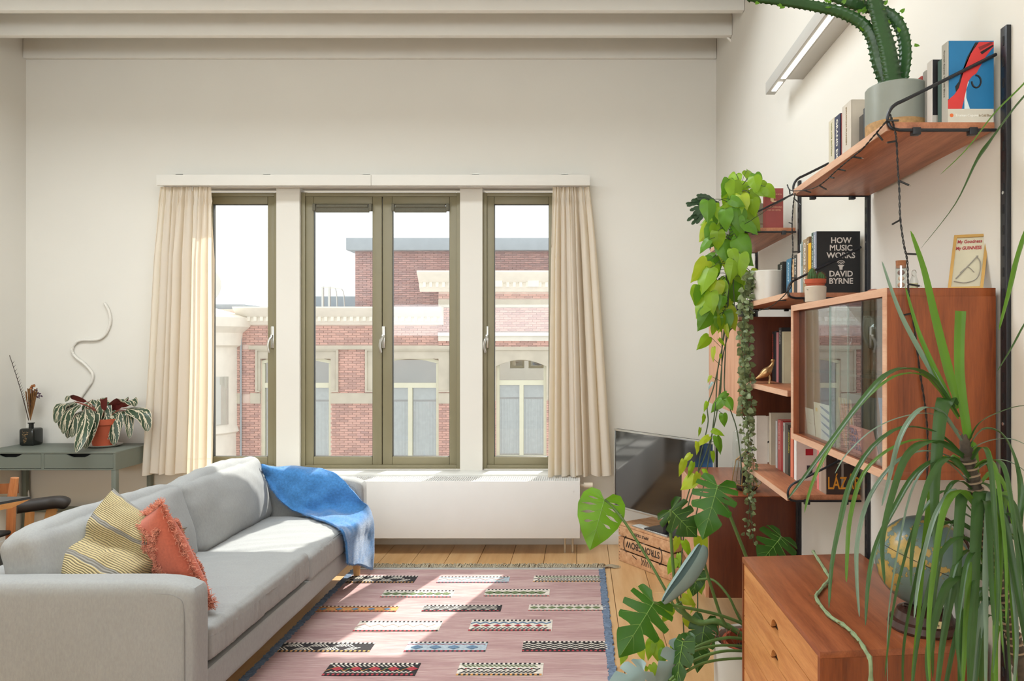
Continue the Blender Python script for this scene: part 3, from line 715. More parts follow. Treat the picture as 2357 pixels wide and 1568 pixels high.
lv = [((170, 925), (128, 975), 20), ((176, 925), (140, 990), 22), ((185, 930), (145, 1000), 24), ((190, 945), (165, 1008), 22), ((200, 925), (150, 925), 14), ((196, 940), (175, 1042), 24), ((206, 935), (195, 1035), 24), ((222, 925), (222, 1005), 24), ((232, 930), (215, 1000), 26), ((240, 945), (248, 1012), 24), ((252, 945), (262, 1026), 24),
      ((262, 945), (270, 1000), 22), ((284, 945), (270, 996), 22), ((290, 945), (298, 1010), 16), ((292, 940), (340, 994), 24), ((272, 935), (312, 936), 18), ((240, 945), (240, 918), 10), ((245, 950), (293, 920), 18), ((212, 920), (200, 980), 22), ((184, 950), (155, 1010), 20), ((225, 920), (245, 985), 22), ((262, 950), (252, 1000), 22), ((205, 945), (192, 1000), 20)]
stems = B()
for i, ((ax, ay), (tx, ty), w) in enumerate(lv):
    Yd = 5.32+random.uniform(-.10, .06); a = P(ax, ay, Yd); t = P(tx, ty, min(Yd-.07, .715*1700/(ty-795)) if ty > 1012 else Yd-.07)
    mid_ = (a+t)/2+Vector((0, -.02, .03))+(t-a).orthogonal()*0; d = (t-a); d.z = 0
    mid_ += Vector((d.x*.25, 0, .015))
    root = Vector((px0+random.uniform(-.03, .03), py0+random.uniform(-.03, .03), DZ+.18)); stems.tube(smooth_path([root, (root+a)/2+Vector((0, 0, .03)), a], 3), .0025, 5)
    lf = strip_leaf([a, mid_, t], w*1.4*5.3/1700, lambda t: (math.sin(PI*min(1, max(0, t))**.75))**.6 if 0 < t < 1 else 0, .25, 12, side=Vector((1, .25*random.uniform(-1, 1), .2)))
    o = obj('leaf', lf, M['strom'], sa, sharp=False)
obj('stems', stems, mat('red_stem', rgb(140, 70, 56), .6), sa)

# ------------------------------------------------------------------ dining table and chairs at left edge
tz = .745
ta = thing('dining_table', 'black topped dining table with light wood rim beside the sofa back', 'table', (-3.2, 3.1, 0))
cn = P(71, 1146, 3.62); cn.z = tz
tb_ = B(); fr = [cn, Vector((cn.x-.52, cn.y-1.3, tz)), Vector((-4.1, 2.3, tz)), Vector((-4.1, 3.62, tz))]
tb_.mi = 0; top = [tb_.bm.verts.new(p) for p in fr]; mid_ = [tb_.bm.verts.new(p-Vector((0, 0, .012))) for p in fr]
ins = [Vector((cn.x-.055, cn.y-.05, tz-.045)), Vector((cn.x-.575, cn.y-1.3, tz-.045)), Vector((-4.1, 2.3, tz-.045)), Vector((-4.1, 3.57, tz-.045))]
low = [tb_.bm.verts.new(p) for p in ins]
tb_.bm.faces.new(top)
for i in range(4):
    j = (i+1) % 4; tb_.bm.faces.new((top[i], mid_[i], mid_[j], top[j])).material_index = 0; tb_.bm.faces.new((mid_[i], low[i], low[j], mid_[j])).material_index = 1
tb_.bm.faces.new(low[::-1]).material_index = 1
M['blacktop'] = mat('black_laminate', rgb(58, 58, 58), .3, var=.02)
obj('tabletop', tb_, [M['blacktop'], M['birch']], ta)
for xx, yy in ((-3.05, 3.3), (-3.95, 3.35), (-3.55, 2.45)): obj('leg', B().tube([(xx, yy, 0), (xx+.02, yy+.01, tz-.045)], [.018, .026], 12), M['birch'], ta)
ch = thing('dining_chair', 'brown bent wood dining chair behind the black topped table', 'chair', (-3.75, 4.1, 0))
Yk = 4.15
pst = B(); a = P(34, 1100, Yk); c = P(28, 1145, Yk); pst.tube([a, P(27, 1150, Yk), P(22, 1300, Yk-.0), Vector((P(20, 1300, Yk).x, Yk, 0))], [.020, .023, .022, .016], 10); obj('back_post', pst, M['oak'], ch)
pst = B(); xx = P(34, 1100, Yk).x-.42; pst.tube([(xx, Yk, a.z), (xx, Yk, .45), (xx, Yk, 0)], [.02, .022, .016], 10); obj('back_post', pst, M['oak'], ch)
rows = []
for zz in (P(0, 1114, Yk).z, P(0, 1138, Yk).z): rows.append([Vector((xx+.42*i/10, Yk+.03+.05*math.sin(PI*i/10), zz-.015*math.sin(PI*i/10))) for i in range(11)])
bk = B().grid(rows); bmesh.ops.solidify(bk.bm, geom=bk.bm.faces[:], thickness=.014); obj('backrest', bk, M['oak'], ch)
obj('seat', B().box(xx-.0, xx+.42, Yk-.42, Yk-.02, .43, .455, .01), M['blackp'], ch)
for x_ in (xx+.01, xx+.41): obj('leg', B().tube([(x_, Yk-.38, 0), (x_, Yk-.36, .43)], [.013, .018], 10), M['oak'], ch)
ch2 = thing('armchair', 'chair with dark padded armrests on bent light wood between sofa and desk', 'chair', (-3.3, 4.4, 0))
Ya = 4.35
ar = B(); pth = smooth_path(PP([(38, 1168, Ya-.1), (75, 1163, Ya-.05), (110, 1158, Ya), (140, 1156, Ya+.02), (158, 1163, Ya+.04)]), 5); n_ = len(pth)
M['armpad'] = mat('dark_leather', rgb(46, 40, 36), .55, var=.1)
for i in range(n_-1): pass
ar.tube(pth, [.038]*(n_-3)+[.036, .03, .016], 12)
obj('armrest', ar, M['armpad'], ch2)
wd = B()
a, c = P(118, 1170, Ya), P(105, 1222, Ya); wl_ = [P(124, 1168, Ya), P(119, 1176, Ya), P(113, 1200, Ya), P(108, 1250, Ya), Vector((P(100, 1250, Ya).x, Ya, 0.02))]
wd_ = strip_leaf(wl_, .055, lambda t: 1, 0, 16, side=Vector((1, .2, 0)), nw=1); bmesh.ops.solidify(wd_.bm, geom=wd_.bm.faces[:], thickness=.02); obj('leg', wd_, M['birch'], ch2)
sb = B().soft((.10, .19, .045), .03, Matrix.Translation(P(146, 1218, Ya)) @ Matrix.Rotation(-.2, 4, 'Y'), 8); obj('seat', sb, M['blackp'], ch2)
bk2 = B().soft((.30, .30, .06), .04, Matrix.Translation(P(80, 1300, Ya)), 8); obj('seat', bk2, M['blackp'], ch2)
wl_ = [Vector((P(60, 1170, Ya).x, Ya+.03, .50)), Vector((P(55, 1250, Ya).x, Ya+.03, .3)), Vector((P(52, 1250, Ya).x, Ya+.02, .02))]
wd_ = strip_leaf(wl_, .05, lambda t: 1, 0, 8, side=Vector((1, .2, 0)), nw=1); bmesh.ops.solidify(wd_.bm, geom=wd_.bm.faces[:], thickness=.02); obj('leg', wd_, M['birch'], ch2)

# ------------------------------------------------------------------ rug
ru = thing('rug', 'pink woven rug with rows of patterned bands and a blue selvedge', 'rug', (-.66, 3.6, 0))
RX0, RX1, RY0, RY1 = -1.50, .165, 2.0, 4.90
k = NT('rug_pink'); k.b.inputs['Roughness'].default_value = .95; k.b.inputs['Specular IOR Level'].default_value = .1
v = k.co((6, 160, 1)); n1 = k.noise(v, 1, 3, .7); v2 = k.noise(k.co((1.5, 8, 1)), 1, 3)
mm = k.n('ShaderNodeMath', operation='MULTIPLY_ADD'); k.l(v2, mm.inputs[0]); mm.inputs[1].default_value = .7; k.l(n1, mm.inputs[2])
k.l(k.ramp(mm.outputs[0], [(.45, rgb(150, 118, 118)), (.8, rgb(186, 152, 150)), (1, rgb(206, 178, 174))]), k.b.inputs['Base Color']); k.bump(n1, .9, .004); M['rugp'] = k.m
rows = []
NX, NY = 60, 120
for i in range(NY+1):
    y = RY0+(RY1-RY0)*i/NY
    rows.append([Vector((RX0+.02+(RX1-RX0-.04)*j/NX+.006*noise.noise(Vector((0, y*3, 1))), y+.006*noise.noise(Vector((j*.2, 0, 5))), .007+.0015*noise.noise(Vector((j*.3, y*4, 0))))) for j in range(NX+1)])
g_ = B().grid([r for r in rows]); 
obj('weave', g_, M['rugp'], ru, sharp=False)
obj('backing', B().box(RX0+.02, RX1-.02, RY0, RY1, .0, .004), M['rugp'], ru)
bl = mat('rug_blue', rgb(110, 128, 152), .95, var=.25, vs=60, bump=.5, bscale=200)
for xa, xb in ((RX0, RX0+.035), (RX1-.035, RX1)):
    e = B(); y = RY0
    while y < RY1: e.box(xa+random.uniform(-.006, .003), xb+random.uniform(-.004, .006), y, y+.011, .003, .0105); y += .012
    obj('selvedge', e, bl, ru, kind='stuff')
obj('end_hem', B().box(RX0+.02, RX1-.01, RY1-.012, RY1, .004, .011), bl, ru); obj('end_cord', B().box(RX0+.02, RX1-.01, RY1-.03, RY1-.014, .006, .0115), M['potwhite'], ru)
fr = B()
for i in range(520):
    x = RX0+.02+(RX1-RX0-.03)*i/520; a = random.gauss(.35, .35); L = random.uniform(.045, .10)
    p = [Vector((x, RY1-.005, .008)), Vector((x+a*L*.4, RY1+L*.35, .02+random.uniform(0, .012))), Vector((x+a*L, RY1+L*.75, .006)), Vector((x+a*L+random.uniform(-.02, .02), RY1+L, .004))]
    fr.tube(p, [.0028, .0028, .0022, .001], 4, cap=False)
for i in range(14): fr.tube(smooth_path([Vector((RX1-.02, RY1, .008)), Vector((RX1+.03, RY1+.02+.003*i, .015)), Vector((RX1+.07+.01*(i % 5), RY1+.01+.004*i, .005))], 3), .002, 4)
obj('fringe', fr, mat('fringe_wool', rgb(178, 166, 142), .95, var=.15, vs=30), ru, kind='stuff')
RC = {'k': rgb(48, 44, 46), 'w': rgb(226, 218, 206), 'r': rgb(170, 60, 70), 'b': rgb(104, 132, 160), 'g': rgb(106, 122, 84), 'o': rgb(206, 150, 90), 'l': rgb(176, 190, 200), 'p': rgb(206, 168, 160)}
RK = list(RC); RM = [mat('yarn_'+{'k': 'black', 'w': 'white', 'r': 'red', 'b': 'blue', 'g': 'green', 'o': 'ochre', 'l': 'pale_blue', 'p': 'rose'}[q], RC[q], .95, var=.12, vs=80, bump=.4, bscale=250) for q in RK]
def band(px0, px1, py0, py1, style, bg):
    ym = (py0+py1)/2; Y1 = F(0, py0).y; Y0 = F(0, py1).y; X0 = F(px0, ym).x; X1 = F(px1, ym).x
    X0 = max(X0, RX0+.01); X1 = min(X1, RX1-.005); h = Y1-Y0; b = B(); z0 = .009; b.mi = RK.index(bg); b.box(X0, X1, Y0, Y1, .004, z0)
    def q(pts, col, z): 
        vs = [b.bm.verts.new((x, y, z)) for x, y in pts]; f = b.bm.faces.new(vs); f.material_index = RK.index(col)
    def dots(ya, yb, c1, c2, step=.011):
        x = X0; i = 0
        while x < X1-step*.5: q([(x, ya), (min(x+step, X1), ya), (min(x+step, X1), yb), (x, yb)], c1 if i % 2 else c2, z0+.0012); x += step; i += 1
    def zig(yc, amp, per, wd, col, ph=0, z=z0+.0016):
        n = int((X1-X0)/(per/2)); 
        for i in range(n):
            xa = X0+i*per/2; xb = xa+per/2; s = 1 if (i+ph) % 2 else -1; ya = yc+s*amp; yb = yc-s*amp
            q([(xa, ya-wd), (xb, yb-wd), (xb, yb+wd), (xa, ya+wd)], col, z)
    def slants(ya, yb, per, wd, col, dr=1):
        x = X0+.01
        while x < X1-.04: q([(x, ya), (x+wd, ya), (x+wd+dr*(yb-ya), yb), (x+dr*(yb-ya), yb)] if dr > 0 else [(x+(yb-ya), ya), (x+(yb-ya)+wd, ya), (x+wd, yb), (x, yb)], col, z0+.0014); x += per
    def diamonds(yc, a, per, col, z=z0+.002):
        x = X0+per*.6
        while x < X1-a: q([(x-a*1.3, yc), (x, yc-a), (x+a*1.3, yc), (x, yc+a)], col, z); x += per
    t = h*.13
    dots(Y0, Y0+t, 'k', 'o' if style in ('D', 'K', 'V') else 'r'); dots(Y1-t, Y1, 'k', 'w')
    iy0, iy1 = Y0+t*1.3, Y1-t*1.3; ih = iy1-iy0; yc = (iy0+iy1)/2
    if style == 'Z': 
        for o_ in (-.3, 0, .3): zig(yc+o_*ih, ih*.13, .052, ih*.055, 'w')
    elif style == 'D':
        slants(iy0, yc-ih*.04, .024, .011, 'w', -1); slants(yc+ih*.04, iy1, .024, .011, 'w', 1)
    elif style == 'K':
        x = X0+.01; i = 0
        while x < X1-.09:
            for kx in range(3):
                slx = x+kx*.018; d = 1 if i % 2 else -1
                for (ya, yb, dd) in ((iy0, yc-ih*.05, d), (yc+ih*.05, iy1, -d)):
                    s = (yb-ya)*dd; q([(slx+.02, ya), (slx+.029, ya), (slx+.029+s, yb), (slx+.02+s, yb)], 'w', z0+.0014)
            x += .062; i += 1
    elif style == 'R':
        diamonds(yc, ih*.26, .085, 'r'); diamonds(yc, ih*.10, .17, 'g', z0+.0026); slants(iy0, iy0+ih*.22, .02, .009, 'w', 1); slants(iy1-ih*.22, iy1, .02, .009, 'w', -1); zig(yc, ih*.24, .085, ih*.03, 'o')
    elif style == 'G':
        diamonds(yc, ih*.3, .05, 'g'); zig(yc+ih*.33, ih*.09, .03, ih*.04, 'w'); zig(yc-ih*.33, ih*.09, .03, ih*.04, 'w')
    elif style == 'L':
        diamonds(yc-ih*.1, ih*.3, .09, 'b'); zig(iy1-ih*.15, ih*.08, .035, ih*.03, 'r')
    elif style == 'M':
        zig(iy1-ih*.18, ih*.1, .05, ih*.07, 'b'); diamonds(yc-ih*.05, ih*.16, .055, 'r'); diamonds(yc-ih*.05, ih*.07, .11, 'o', z0+.0026); slants(iy0, iy0+ih*.2, .022, .01, 'k', 1)
    elif style == 'S':
        zig(yc+ih*.15, ih*.2, .075, ih*.09, 'p'); zig(yc-ih*.22, ih*.12, .05, ih*.05, 'w')
    elif style == 'V':
        slants(iy0, iy0+ih*.3, .02, .010, 'k', 1); zig(yc, ih*.08, .03, ih*.05, 'k'); slants(iy1-ih*.25, iy1, .02, .012, 'g', -1); diamonds(yc, ih*.06, .06, 'r', z0+.003)
    o = obj('woven_band', b, RM, ru, sharp=False)
for a in [(788, 957, 1329, 1345, 'K', 'k'), (1008, 1172, 1331, 1345, 'S', 'l'), (1228, 1392, 1329, 1343, 'V', 'w'),
          (880, 1043, 1363, 1379, 'G', 'w'), (1116, 1265, 1360, 1377, 'G', 'w'),
          (722, 915, 1399, 1412, 'L', 'o'), (974, 1154, 1397, 1411, 'Z', 'k'), (1217, 1398, 1396, 1410, 'G', 'w'),
          (820, 1014, 1434, 1458, 'S', 'w'), (1082, 1271, 1431, 1457, 'M', 'w'),
          (635, 857, 1484, 1505, 'K', 'k'), (935, 1120, 1482, 1505, 'L', 'l'), (1203, 1408, 1481, 1504, 'Z', 'k'),
          (751, 962, 1531, 1560, 'R', 'k'), (1054, 1250, 1531, 1560, 'V', 'w'), (560, 760, 1600, 1630, 'M', 'w'), (880, 1100, 1600, 1630, 'Z', 'k'), (1200, 1420, 1600, 1630, 'D', 'k')]: band(*a)

# ------------------------------------------------------------------ sofa
SX0, SX1, SY0, SY1 = -2.32, -1.38, 2.64, 4.82
so = thing('sofa', 'light grey fabric sofa with two seat cushions beside the pink rug', 'sofa', (-1.85, 3.7, 0))
def T(x, y, z): return Matrix.Translation((x, y, z))
obj('base', B().soft((.44, (SY1-SY0)/2-.12, .06), .02, T(-1.832, (SY0+SY1)/2, .215), 10, wr=.002, ws=5), M['sofa'], so)
for nm, yy in (('armrest', SY0+.065), ('armrest', SY1-.065)):
    arm = B().soft(((SX1-SX0)/2, .065, .245), .038, T((SX0+SX1)/2, yy, .395), 14, bulge=(0, .006, 0), wr=.0015, ws=4)
    for v in arm.bm.verts:
        if v.co.z > .5: v.co.z -= .022*max(0, (v.co.x+1.5)/.12) if v.co.x > -1.5 else 0
    am = obj(nm, arm, M['sofa'], so)
    for yo in (-.062, .062):
        z1 = .598; pth = [Vector((SX0+.05, yy+yo*1.02, z1))]+[Vector((x, yy+yo*1.02, z1)) for x in (-2.0, -1.7, -1.50)]+[Vector((-1.44, yy+yo*1.02, z1-.012)), Vector((-1.418, yy+yo*1.02, z1-.05)), Vector((-1.415, yy+yo*1.02, .4)), Vector((-1.415, yy+yo*1.02, .17))]
        obj('seam', B().tube(smooth_path(pth, 3), .0022, 5), M['sofas'], am)
obj('back_frame', B().soft((.07, (SY1-SY0)/2-.11, .225), .03, T(SX0+.075, (SY0+SY1)/2, .39), 12), M['sofa'], so)
ym = 3.80
def seatc(y0, y1, seed):
    b = B().soft(((SX1-.005+2.2)/2, (y1-y0)/2-.009, .07), .028, T((SX1-.005-2.2)/2, (y0+y1)/2, .338+(.022 if seed < 3 else -.004)), 84, bulge=(.006, .0, .026), wr=.0035, ws=5, seed=seed)
    for v in b.bm.verts:   # ruched front border and radiating creases
        c = v.co; f = max(0, 1-abs(c.x-SX1)/.05)
        c.x += f*.006*math.sin(c.y*150+8*noise.noise(Vector((c.y*7, seed, 0))))*(.3+.7*abs(noise.noise(Vector((c.y*9, 0, seed)))*2))*(1 if .28 < c.z < .385 else .12)
        if c.z > .38: c.z += .014*max(0, noise.noise(Vector((c.y*18-c.x*6, c.x*2.2, seed*3))))*(1 if c.x > -1.8 else .4)
    s_ = obj('seat_cushion', b, M['sofa'], so, sharp=False)
    obj('piping', B().tube([(SX1-.016, y0+.04, .392), (SX1-.012, (y0+y1)/2, .396), (SX1-.016, y1-.04, .392)], .002, 5), M['sofas'], s_)
seatc(SY0+.13, ym, 1.3); seatc(ym, SY1-.13, 5.1)
def backc(y0, y1, seed, hz=.235, zt=0):
    R = T(-2.06, (y0+y1)/2, .575+zt) @ Matrix.Rotation(math.radians(-14), 4, 'Y')
    b = B().soft((.085, (y1-y0)/2-.004, hz), .055, R, 26, bulge=(.06, .0, .03), wr=.010, ws=5, seed=seed)
    for v in b.bm.verts:
        c = v.co
        if c.z > .62: c.x += .012*noise.noise(Vector((c.y*14+c.z*9, c.z*6, seed))); c.z += .008*noise.noise(Vector((c.y*18+c.x*12, c.x*5, seed+3)))
    q = obj('back_cushion', b, M['sofa'], so, sharp=False)
backc(SY0+.10, ym, 2.2, .208); backc(ym-.005, SY1-.12, 8.4, .203, .0)
for x in (-1.43, -2.2):
    for y in (SY0+.1, 4.74): obj('leg', B().tube([(x, y, .155), (x, y, .012)], [.028, .02], 14), M['birch'], so, label='light wood leg')

# ------------------------------------------------------------------ throw cushions
def pillow(M4, w, h, t, n=28, seed=0, wr=.008, crease=0):
    b = B(); uvl = b.bm.loops.layers.uv.verify()
    for sg in (1, -1):
        rows = []
        for i in range(n+1):
            r = []
            for j in range(n+1):
                u = -1+2*i/n; v = -1+2*j/n
                e = max(0, (1-u**2))*max(0, (1-v**2)); th = t*(e**.42)
                px_ = u*w/2*(1-.10*(1-v*v)*abs(u)**3); py_ = v*h/2*(1-.10*(1-u*u)*abs(v)**3)
                th += wr*noise.noise(Vector((u*3+seed, v*3, sg*2)))*min(1, e*4)
                r.append(M4 @ Vector((px_, py_-crease*.5*(v > .1)*(v-.1), sg*th/2-crease*math.exp(-((v-.12-.15*u)/.17)**2)*(1-.3*u*u)+crease*.8*max(0, -v)*(1-v*v))))
            rows.append(r)
        if sg < 0: rows = rows[::-1]
        b.grid(rows, uv=True)
    bmesh.ops.remove_doubles(b.bm, verts=b.bm.verts[:], dist=.0004)
    return b
def frame4(c, xd, yd):
    xd = Vector(xd).normalized(); yd = Vector(yd); yd = (yd-xd*yd.dot(xd)).normalized(); z = xd.cross(yd)
    m = Matrix((xd, yd, z)).transposed().to_4x4(); m.translation = Vector(c); return m
k = NT('striped_cotton'); k.b.inputs['Roughness'].default_value = .9
tc = k.n('ShaderNodeTexCoord'); sx = k.n('ShaderNodeSeparateXYZ'); k.l(tc.outputs['UV'], sx.inputs[0])
sy_ = mth(k, 'ADD', sx.outputs[1], mth(k, 'MULTIPLY', k.noise(k.co(), 7, 2), .10)); s1 = mth(k, 'SINE', mth(k, 'MULTIPLY', sy_, 2*PI*56)); s2 = mth(k, 'SINE', mth(k, 'MULTIPLY', sy_, 2*PI*3.1))
c_ = k.ramp(mth(k, 'ADD', mth(k, 'MULTIPLY', s1, .32), .5), [(.25, rgb(122, 110, 88)), (.42, rgb(190, 172, 122)), (.6, rgb(212, 198, 160)), (.8, rgb(200, 180, 128))])
mx = k.n('ShaderNodeMix', data_type='RGBA'); k.l(mth(k, 'GREATER_THAN', s2, .93), mx.inputs[0]); k.l(c_, mx.inputs[6]); mx.inputs[7].default_value = rgb(146, 142, 134)
k.l(mx.outputs[2], k.b.inputs['Base Color']); k.bump(s1, .6, .003); M['stripe'] = k.m
yc_ = P(258, 1250, 2.95)
yp = thing('throw_cushion', 'yellow and grey striped cushion leaning in the near corner of the sofa', 'cushion', (-1.9, 2.95, .42))
Mx = frame4(Vector((-1.845, 2.93, .665)), Vector((.42, -.10, -.17)), Vector((.04, .20, .34)))
obj('cover', pillow(Mx, .39, .46, .17, 44, 3, .03, .06), M['stripe'], yp, sharp=False)
rp = thing('throw_cushion', 'rust red tufted cushion with shaggy fringe leaning on the striped cushion', 'cushion', (-1.65, 3.1, .42))
Mr = frame4(Vector((-1.655, 3.00, .625)), Vector((.50, -.80, -.62)), Vector((.42, -.1, .62)))
Mr = frame4(Vector((-1.675, 2.99, .615)), Vector((.37, .06, -.80)), Vector((.75, -.62, .35)))
M['rust'] = fabric('rust_cotton', rgb(194, 104, 82), 300, .3, var=.1)
M['rustf'] = mat('rust_tuft', rgb(220, 148, 124), .95, var=.2, vs=60)
obj('cover', pillow(Mr, .44, .40, .13, 28, 9, .008), M['rust'], rp, sharp=False)
tf = B(); rnd = random.Random(4)
def tuft(p, d, r, L):
    q = p+d*L; tf.tube([p, (p+q)/2+Vector((rnd.gauss(0, .005), rnd.gauss(0, .005), rnd.gauss(0, .004))), q], [r, r, r*.5], 3, cap=False)
for e in range(4):
    for i in range(420):
        s_ = rnd.uniform(-1, 1)
        u, v = ((s_, 1), (s_, -1), (1, s_), (-1, s_))[e]; du = Vector((0, v, 0)) if e < 2 else Vector((u, 0, 0))
        pl = Vector((u*.22*(1-.10*(1-v*v)*abs(u)**3), v*.20*(1-.10*(1-u*u)*abs(v)**3), 0)); d = (du+Vector((rnd.gauss(0, .35), rnd.gauss(0, .35), rnd.gauss(0, .5)))).normalized()
        tuft(Mr @ pl, (Mr.to_3x3() @ d), .0016, rnd.uniform(.016, .032))
obj('fringe', tf, M['rustf'], rp, kind='stuff')
tf = B()
for cpts in ([(-.9, .1), (-.5, .55), (0, .35), (.4, .6), (.8, .45)], [(-.85, -.5), (-.4, -.1), (0, -.35), (.45, .05), (.85, -.1)], [(.1, -.8), (.3, -.45), (.65, -.4), (.85, -.7)], [(-.6, .8), (-.35, .35), (-.55, .05)], [(-.85, .0), (-.55, .28), (-.25, .02), (.05, .22), (.3, -.02), (.6, .2)], [(-.75, -.3), (-.55, -.6), (-.2, -.5), (-.3, -.2)]):
    pth = smooth_path([Vector((a, c, 0)) for a, c in cpts], 10)
    for sg in (1, -1):
        for p in pth:
            for kx in range(16):
                u = max(-.97, min(.97, p.x+rnd.gauss(0, .022))); v = max(-.97, min(.97, p.y+rnd.gauss(0, .03))); e = (1-u*u)*(1-v*v)
                th = .13*e**.42/2+.0; q = Mr @ Vector((u*.22*(1-.10*(1-v*v)*abs(u)**3), v*.20*(1-.10*(1-u*u)*abs(v)**3), sg*th)); d = (Mr.to_3x3() @ Vector((rnd.gauss(0, .8), rnd.gauss(0, .8), sg))).normalized()
                tuft(q, d, .0017, rnd.uniform(.010, .017))
obj('tufting', tf, M['rustf'], rp, kind='stuff')

# ------------------------------------------------------------------ blue throw
rowsP = [[(600, 1074), (640, 1080), (690, 1078), (735, 1082), (770, 1093), (800, 1118), (828, 1150), (848, 1175), (857, 1215), (857, 1262), (855, 1311)],
 [(602, 1078), (645, 1088), (685, 1092), (722, 1102), (752, 1122), (780, 1142), (810, 1168), (834, 1193), (843, 1230), (842, 1268), (838, 1308)],
 [(606, 1088), (640, 1106), (672, 1120), (705, 1136), (738, 1154), (768, 1170), (796, 1188), (816, 1212), (824, 1242), (822, 1274), (820, 1302)],
 [(612, 1105), (638, 1130), (662, 1150), (692, 1167), (722, 1181), (752, 1190), (780, 1200), (798, 1224), (806, 1250), (806, 1276), (806, 1300)],
 [(622, 1125), (640, 1148), (662, 1168), (688, 1184), (716, 1194), (744, 1203), (768, 1210), (785, 1226), (793, 1250), (795, 1274), (797, 1298)]]
YA = [4.62, 4.70, 4.745, 4.74, 4.71, 4.665, 4.66, 4.66, 4.66, 4.66, 4.66]
rowsC = []
for ri, r in enumerate(rowsP):
    q = []
    for ci, (x, y) in enumerate(r):
        Y = [YA[ci], min(YA[ci], 4.665), 4.655, 4.645, 4.62][ri] if not (ri == 0) else YA[ci]
        if ri >= 2 or ci > 5: Y = min(Y, (CAMH-.43)*1700/(y-795)) if ci < 7 else Y     # lies on the seat
        if ci >= 7: Y = min(4.80, 1.358*1700/(1334-x))                                  # hangs before the sofa front
        q.append((x, y, Y))
    rowsC.append(q)
cr_ = [smooth_path(PP(r), 6) for r in rowsC]; ncol = len(cr_[0]); dense = []
cols = [smooth_path([cr_[i][j] for i in range(5)], 12) for j in range(ncol)]
grid_ = [[cols[j][i]+Vector((0, 0, 0)) for j in range(ncol)] for i in range(len(cols[0]))]
for i, r in enumerate(grid_):
    for j, p in enumerate(r):
        nn = noise.noise(Vector((p.x*7+p.z*4, p.y*5, p.z*5)))+.45*noise.noise(p*18)+.5*math.sin((p.x*1.3-p.z*1.0)*26+3*noise.noise(p*4))*(.4+noise.noise(p*5)); p += Vector((.3, -.6, .6))*(nn+.35)*.022
M['blue'] = mat('blue_mohair', rgb(64, 124, 182), .95, var=.14, vs=70, bump=.8, bscale=160, sheen=.6)
bt = B().grid(grid_); bmesh.ops.recalc_face_normals(bt.bm, faces=bt.bm.faces[:])
th = thing('throw_blanket', 'fluffy blue blanket draped over the far arm of the sofa', 'blanket', (-1.6, 4.6, .6))
fz_ = B(); rnd = random.Random(12)
for f in bt.bm.faces:
    for _ in range(9):
        w = [rnd.random() for _ in f.verts]; s_ = sum(w); c = sum((v.co*(a/s_) for v, a in zip(f.verts, w)), Vector())
        n_ = f.normal; n_ = n_ if n_.dot(Vector((.2, -1, .5))) > 0 else -n_
        d = (n_*.6+Vector((rnd.gauss(0, .6), rnd.gauss(0, .5), rnd.gauss(-.15, .6)))).normalized()*rnd.uniform(.010, .022); t_ = d.orthogonal().normalized()*.0009
        vs = [fz_.bm.verts.new(c-t_), fz_.bm.verts.new(c+t_), fz_.bm.verts.new(c+d)]; fz_.bm.faces.new(vs)
bmesh.ops.solidify(bt.bm, geom=bt.bm.faces[:], thickness=.012)
obj('cloth', bt, M['blue'], th, sharp=False); obj('pile', fz_, M['blue'], th, kind='stuff', sharp=False)
# ------------------------------------------------------------------ wall lamp
la = thing('wall_lamp', 'pale grey linear wall lamp glowing high on the right wall', 'lamp', (XR, 2.9, 2.72))
M['lampb'] = mat('lamp_shell', rgb(196, 194, 188), .5, .1, var=.01)
obj('bar', B().box(.900, .945, 1.9, 3.575, 2.70, 2.757, .002), M['lampb'], la)
obj('wall_housing', B().box(.945, XR, 1.9, 3.37, 2.70, 2.757, .002), M['lampb'], la)
k = NT('led_strip'); k.b.inputs['Emission Color'].default_value = (1, .95, .86, 1); k.b.inputs['Emission Strength'].default_value = 3.5; k.b.inputs['Base Color'].default_value = (.9, .9, .9, 1); M['led'] = k.m
for y0, y1 in ((3.40, 3.52), (2.2, 3.355)): obj('light_strip', B().box(.915, .936, y0, y1, 2.697, 2.702, .001), M['led'], la)
# ------------------------------------------------------------------ wall rails and shelves
YR_ = (1.7565, 2.6, 3.405, 4.235)
for i, y in enumerate(YR_):
    zb, zt = (.02, 2.245); r = thing('wall_rail', ['black slotted wall rail nearest the camera, right of the glass cabinet', 'black slotted wall rail at the far end of the glass cabinet', 'black slotted wall rail between the black book and the hanging plants', 'black slotted wall rail farthest from the camera behind the lime green plant'][i], 'rail', (XR, y, 0))
    b = B(); b.box(1.008, 1.019, y-.013, y+.013, zb, zt, .001); obj('channel', b, M['black'], r)
    s = B(); z = zb+.03
    while z < zt-.03: s.box(1.0068, 1.0085, y-.003, y+.003, z, z+.022); z += .05
    obj('slots', s, M['dark_in'], r, kind='stuff')
    sc = B()
    for z in (.5, 1.3, 1.85): sc.tube([(1.0075, y, z), (1.006, y, z)], .004, 10)
    obj('screws', sc, M['alu'], r, kind='stuff')
def bracket(par, y, z, x0=.743, rise=.165):
    pts = [(1.006, y, z+rise), (.80, y, z+.062), (.765, y, z+.045), (.75, y, z+.03), (.744, y, z+.01), (.75, y, z-.010), (.768, y, z-.017), (.80, y, z-.018), (1.006, y, z-.018)]
    pts = [(x-.743+x0 if x < 1 else x, a, c) for x, a, c in pts]
    obj('bracket_rod', B().tube(smooth_path(pts, 4), .0042, 8), M['black'], par)
    for x in (x0+.06, .94): obj('clip', B().box(x, x+.02, y-.006, y+.012, z-.03, z-.012, .002), M['black'], par)
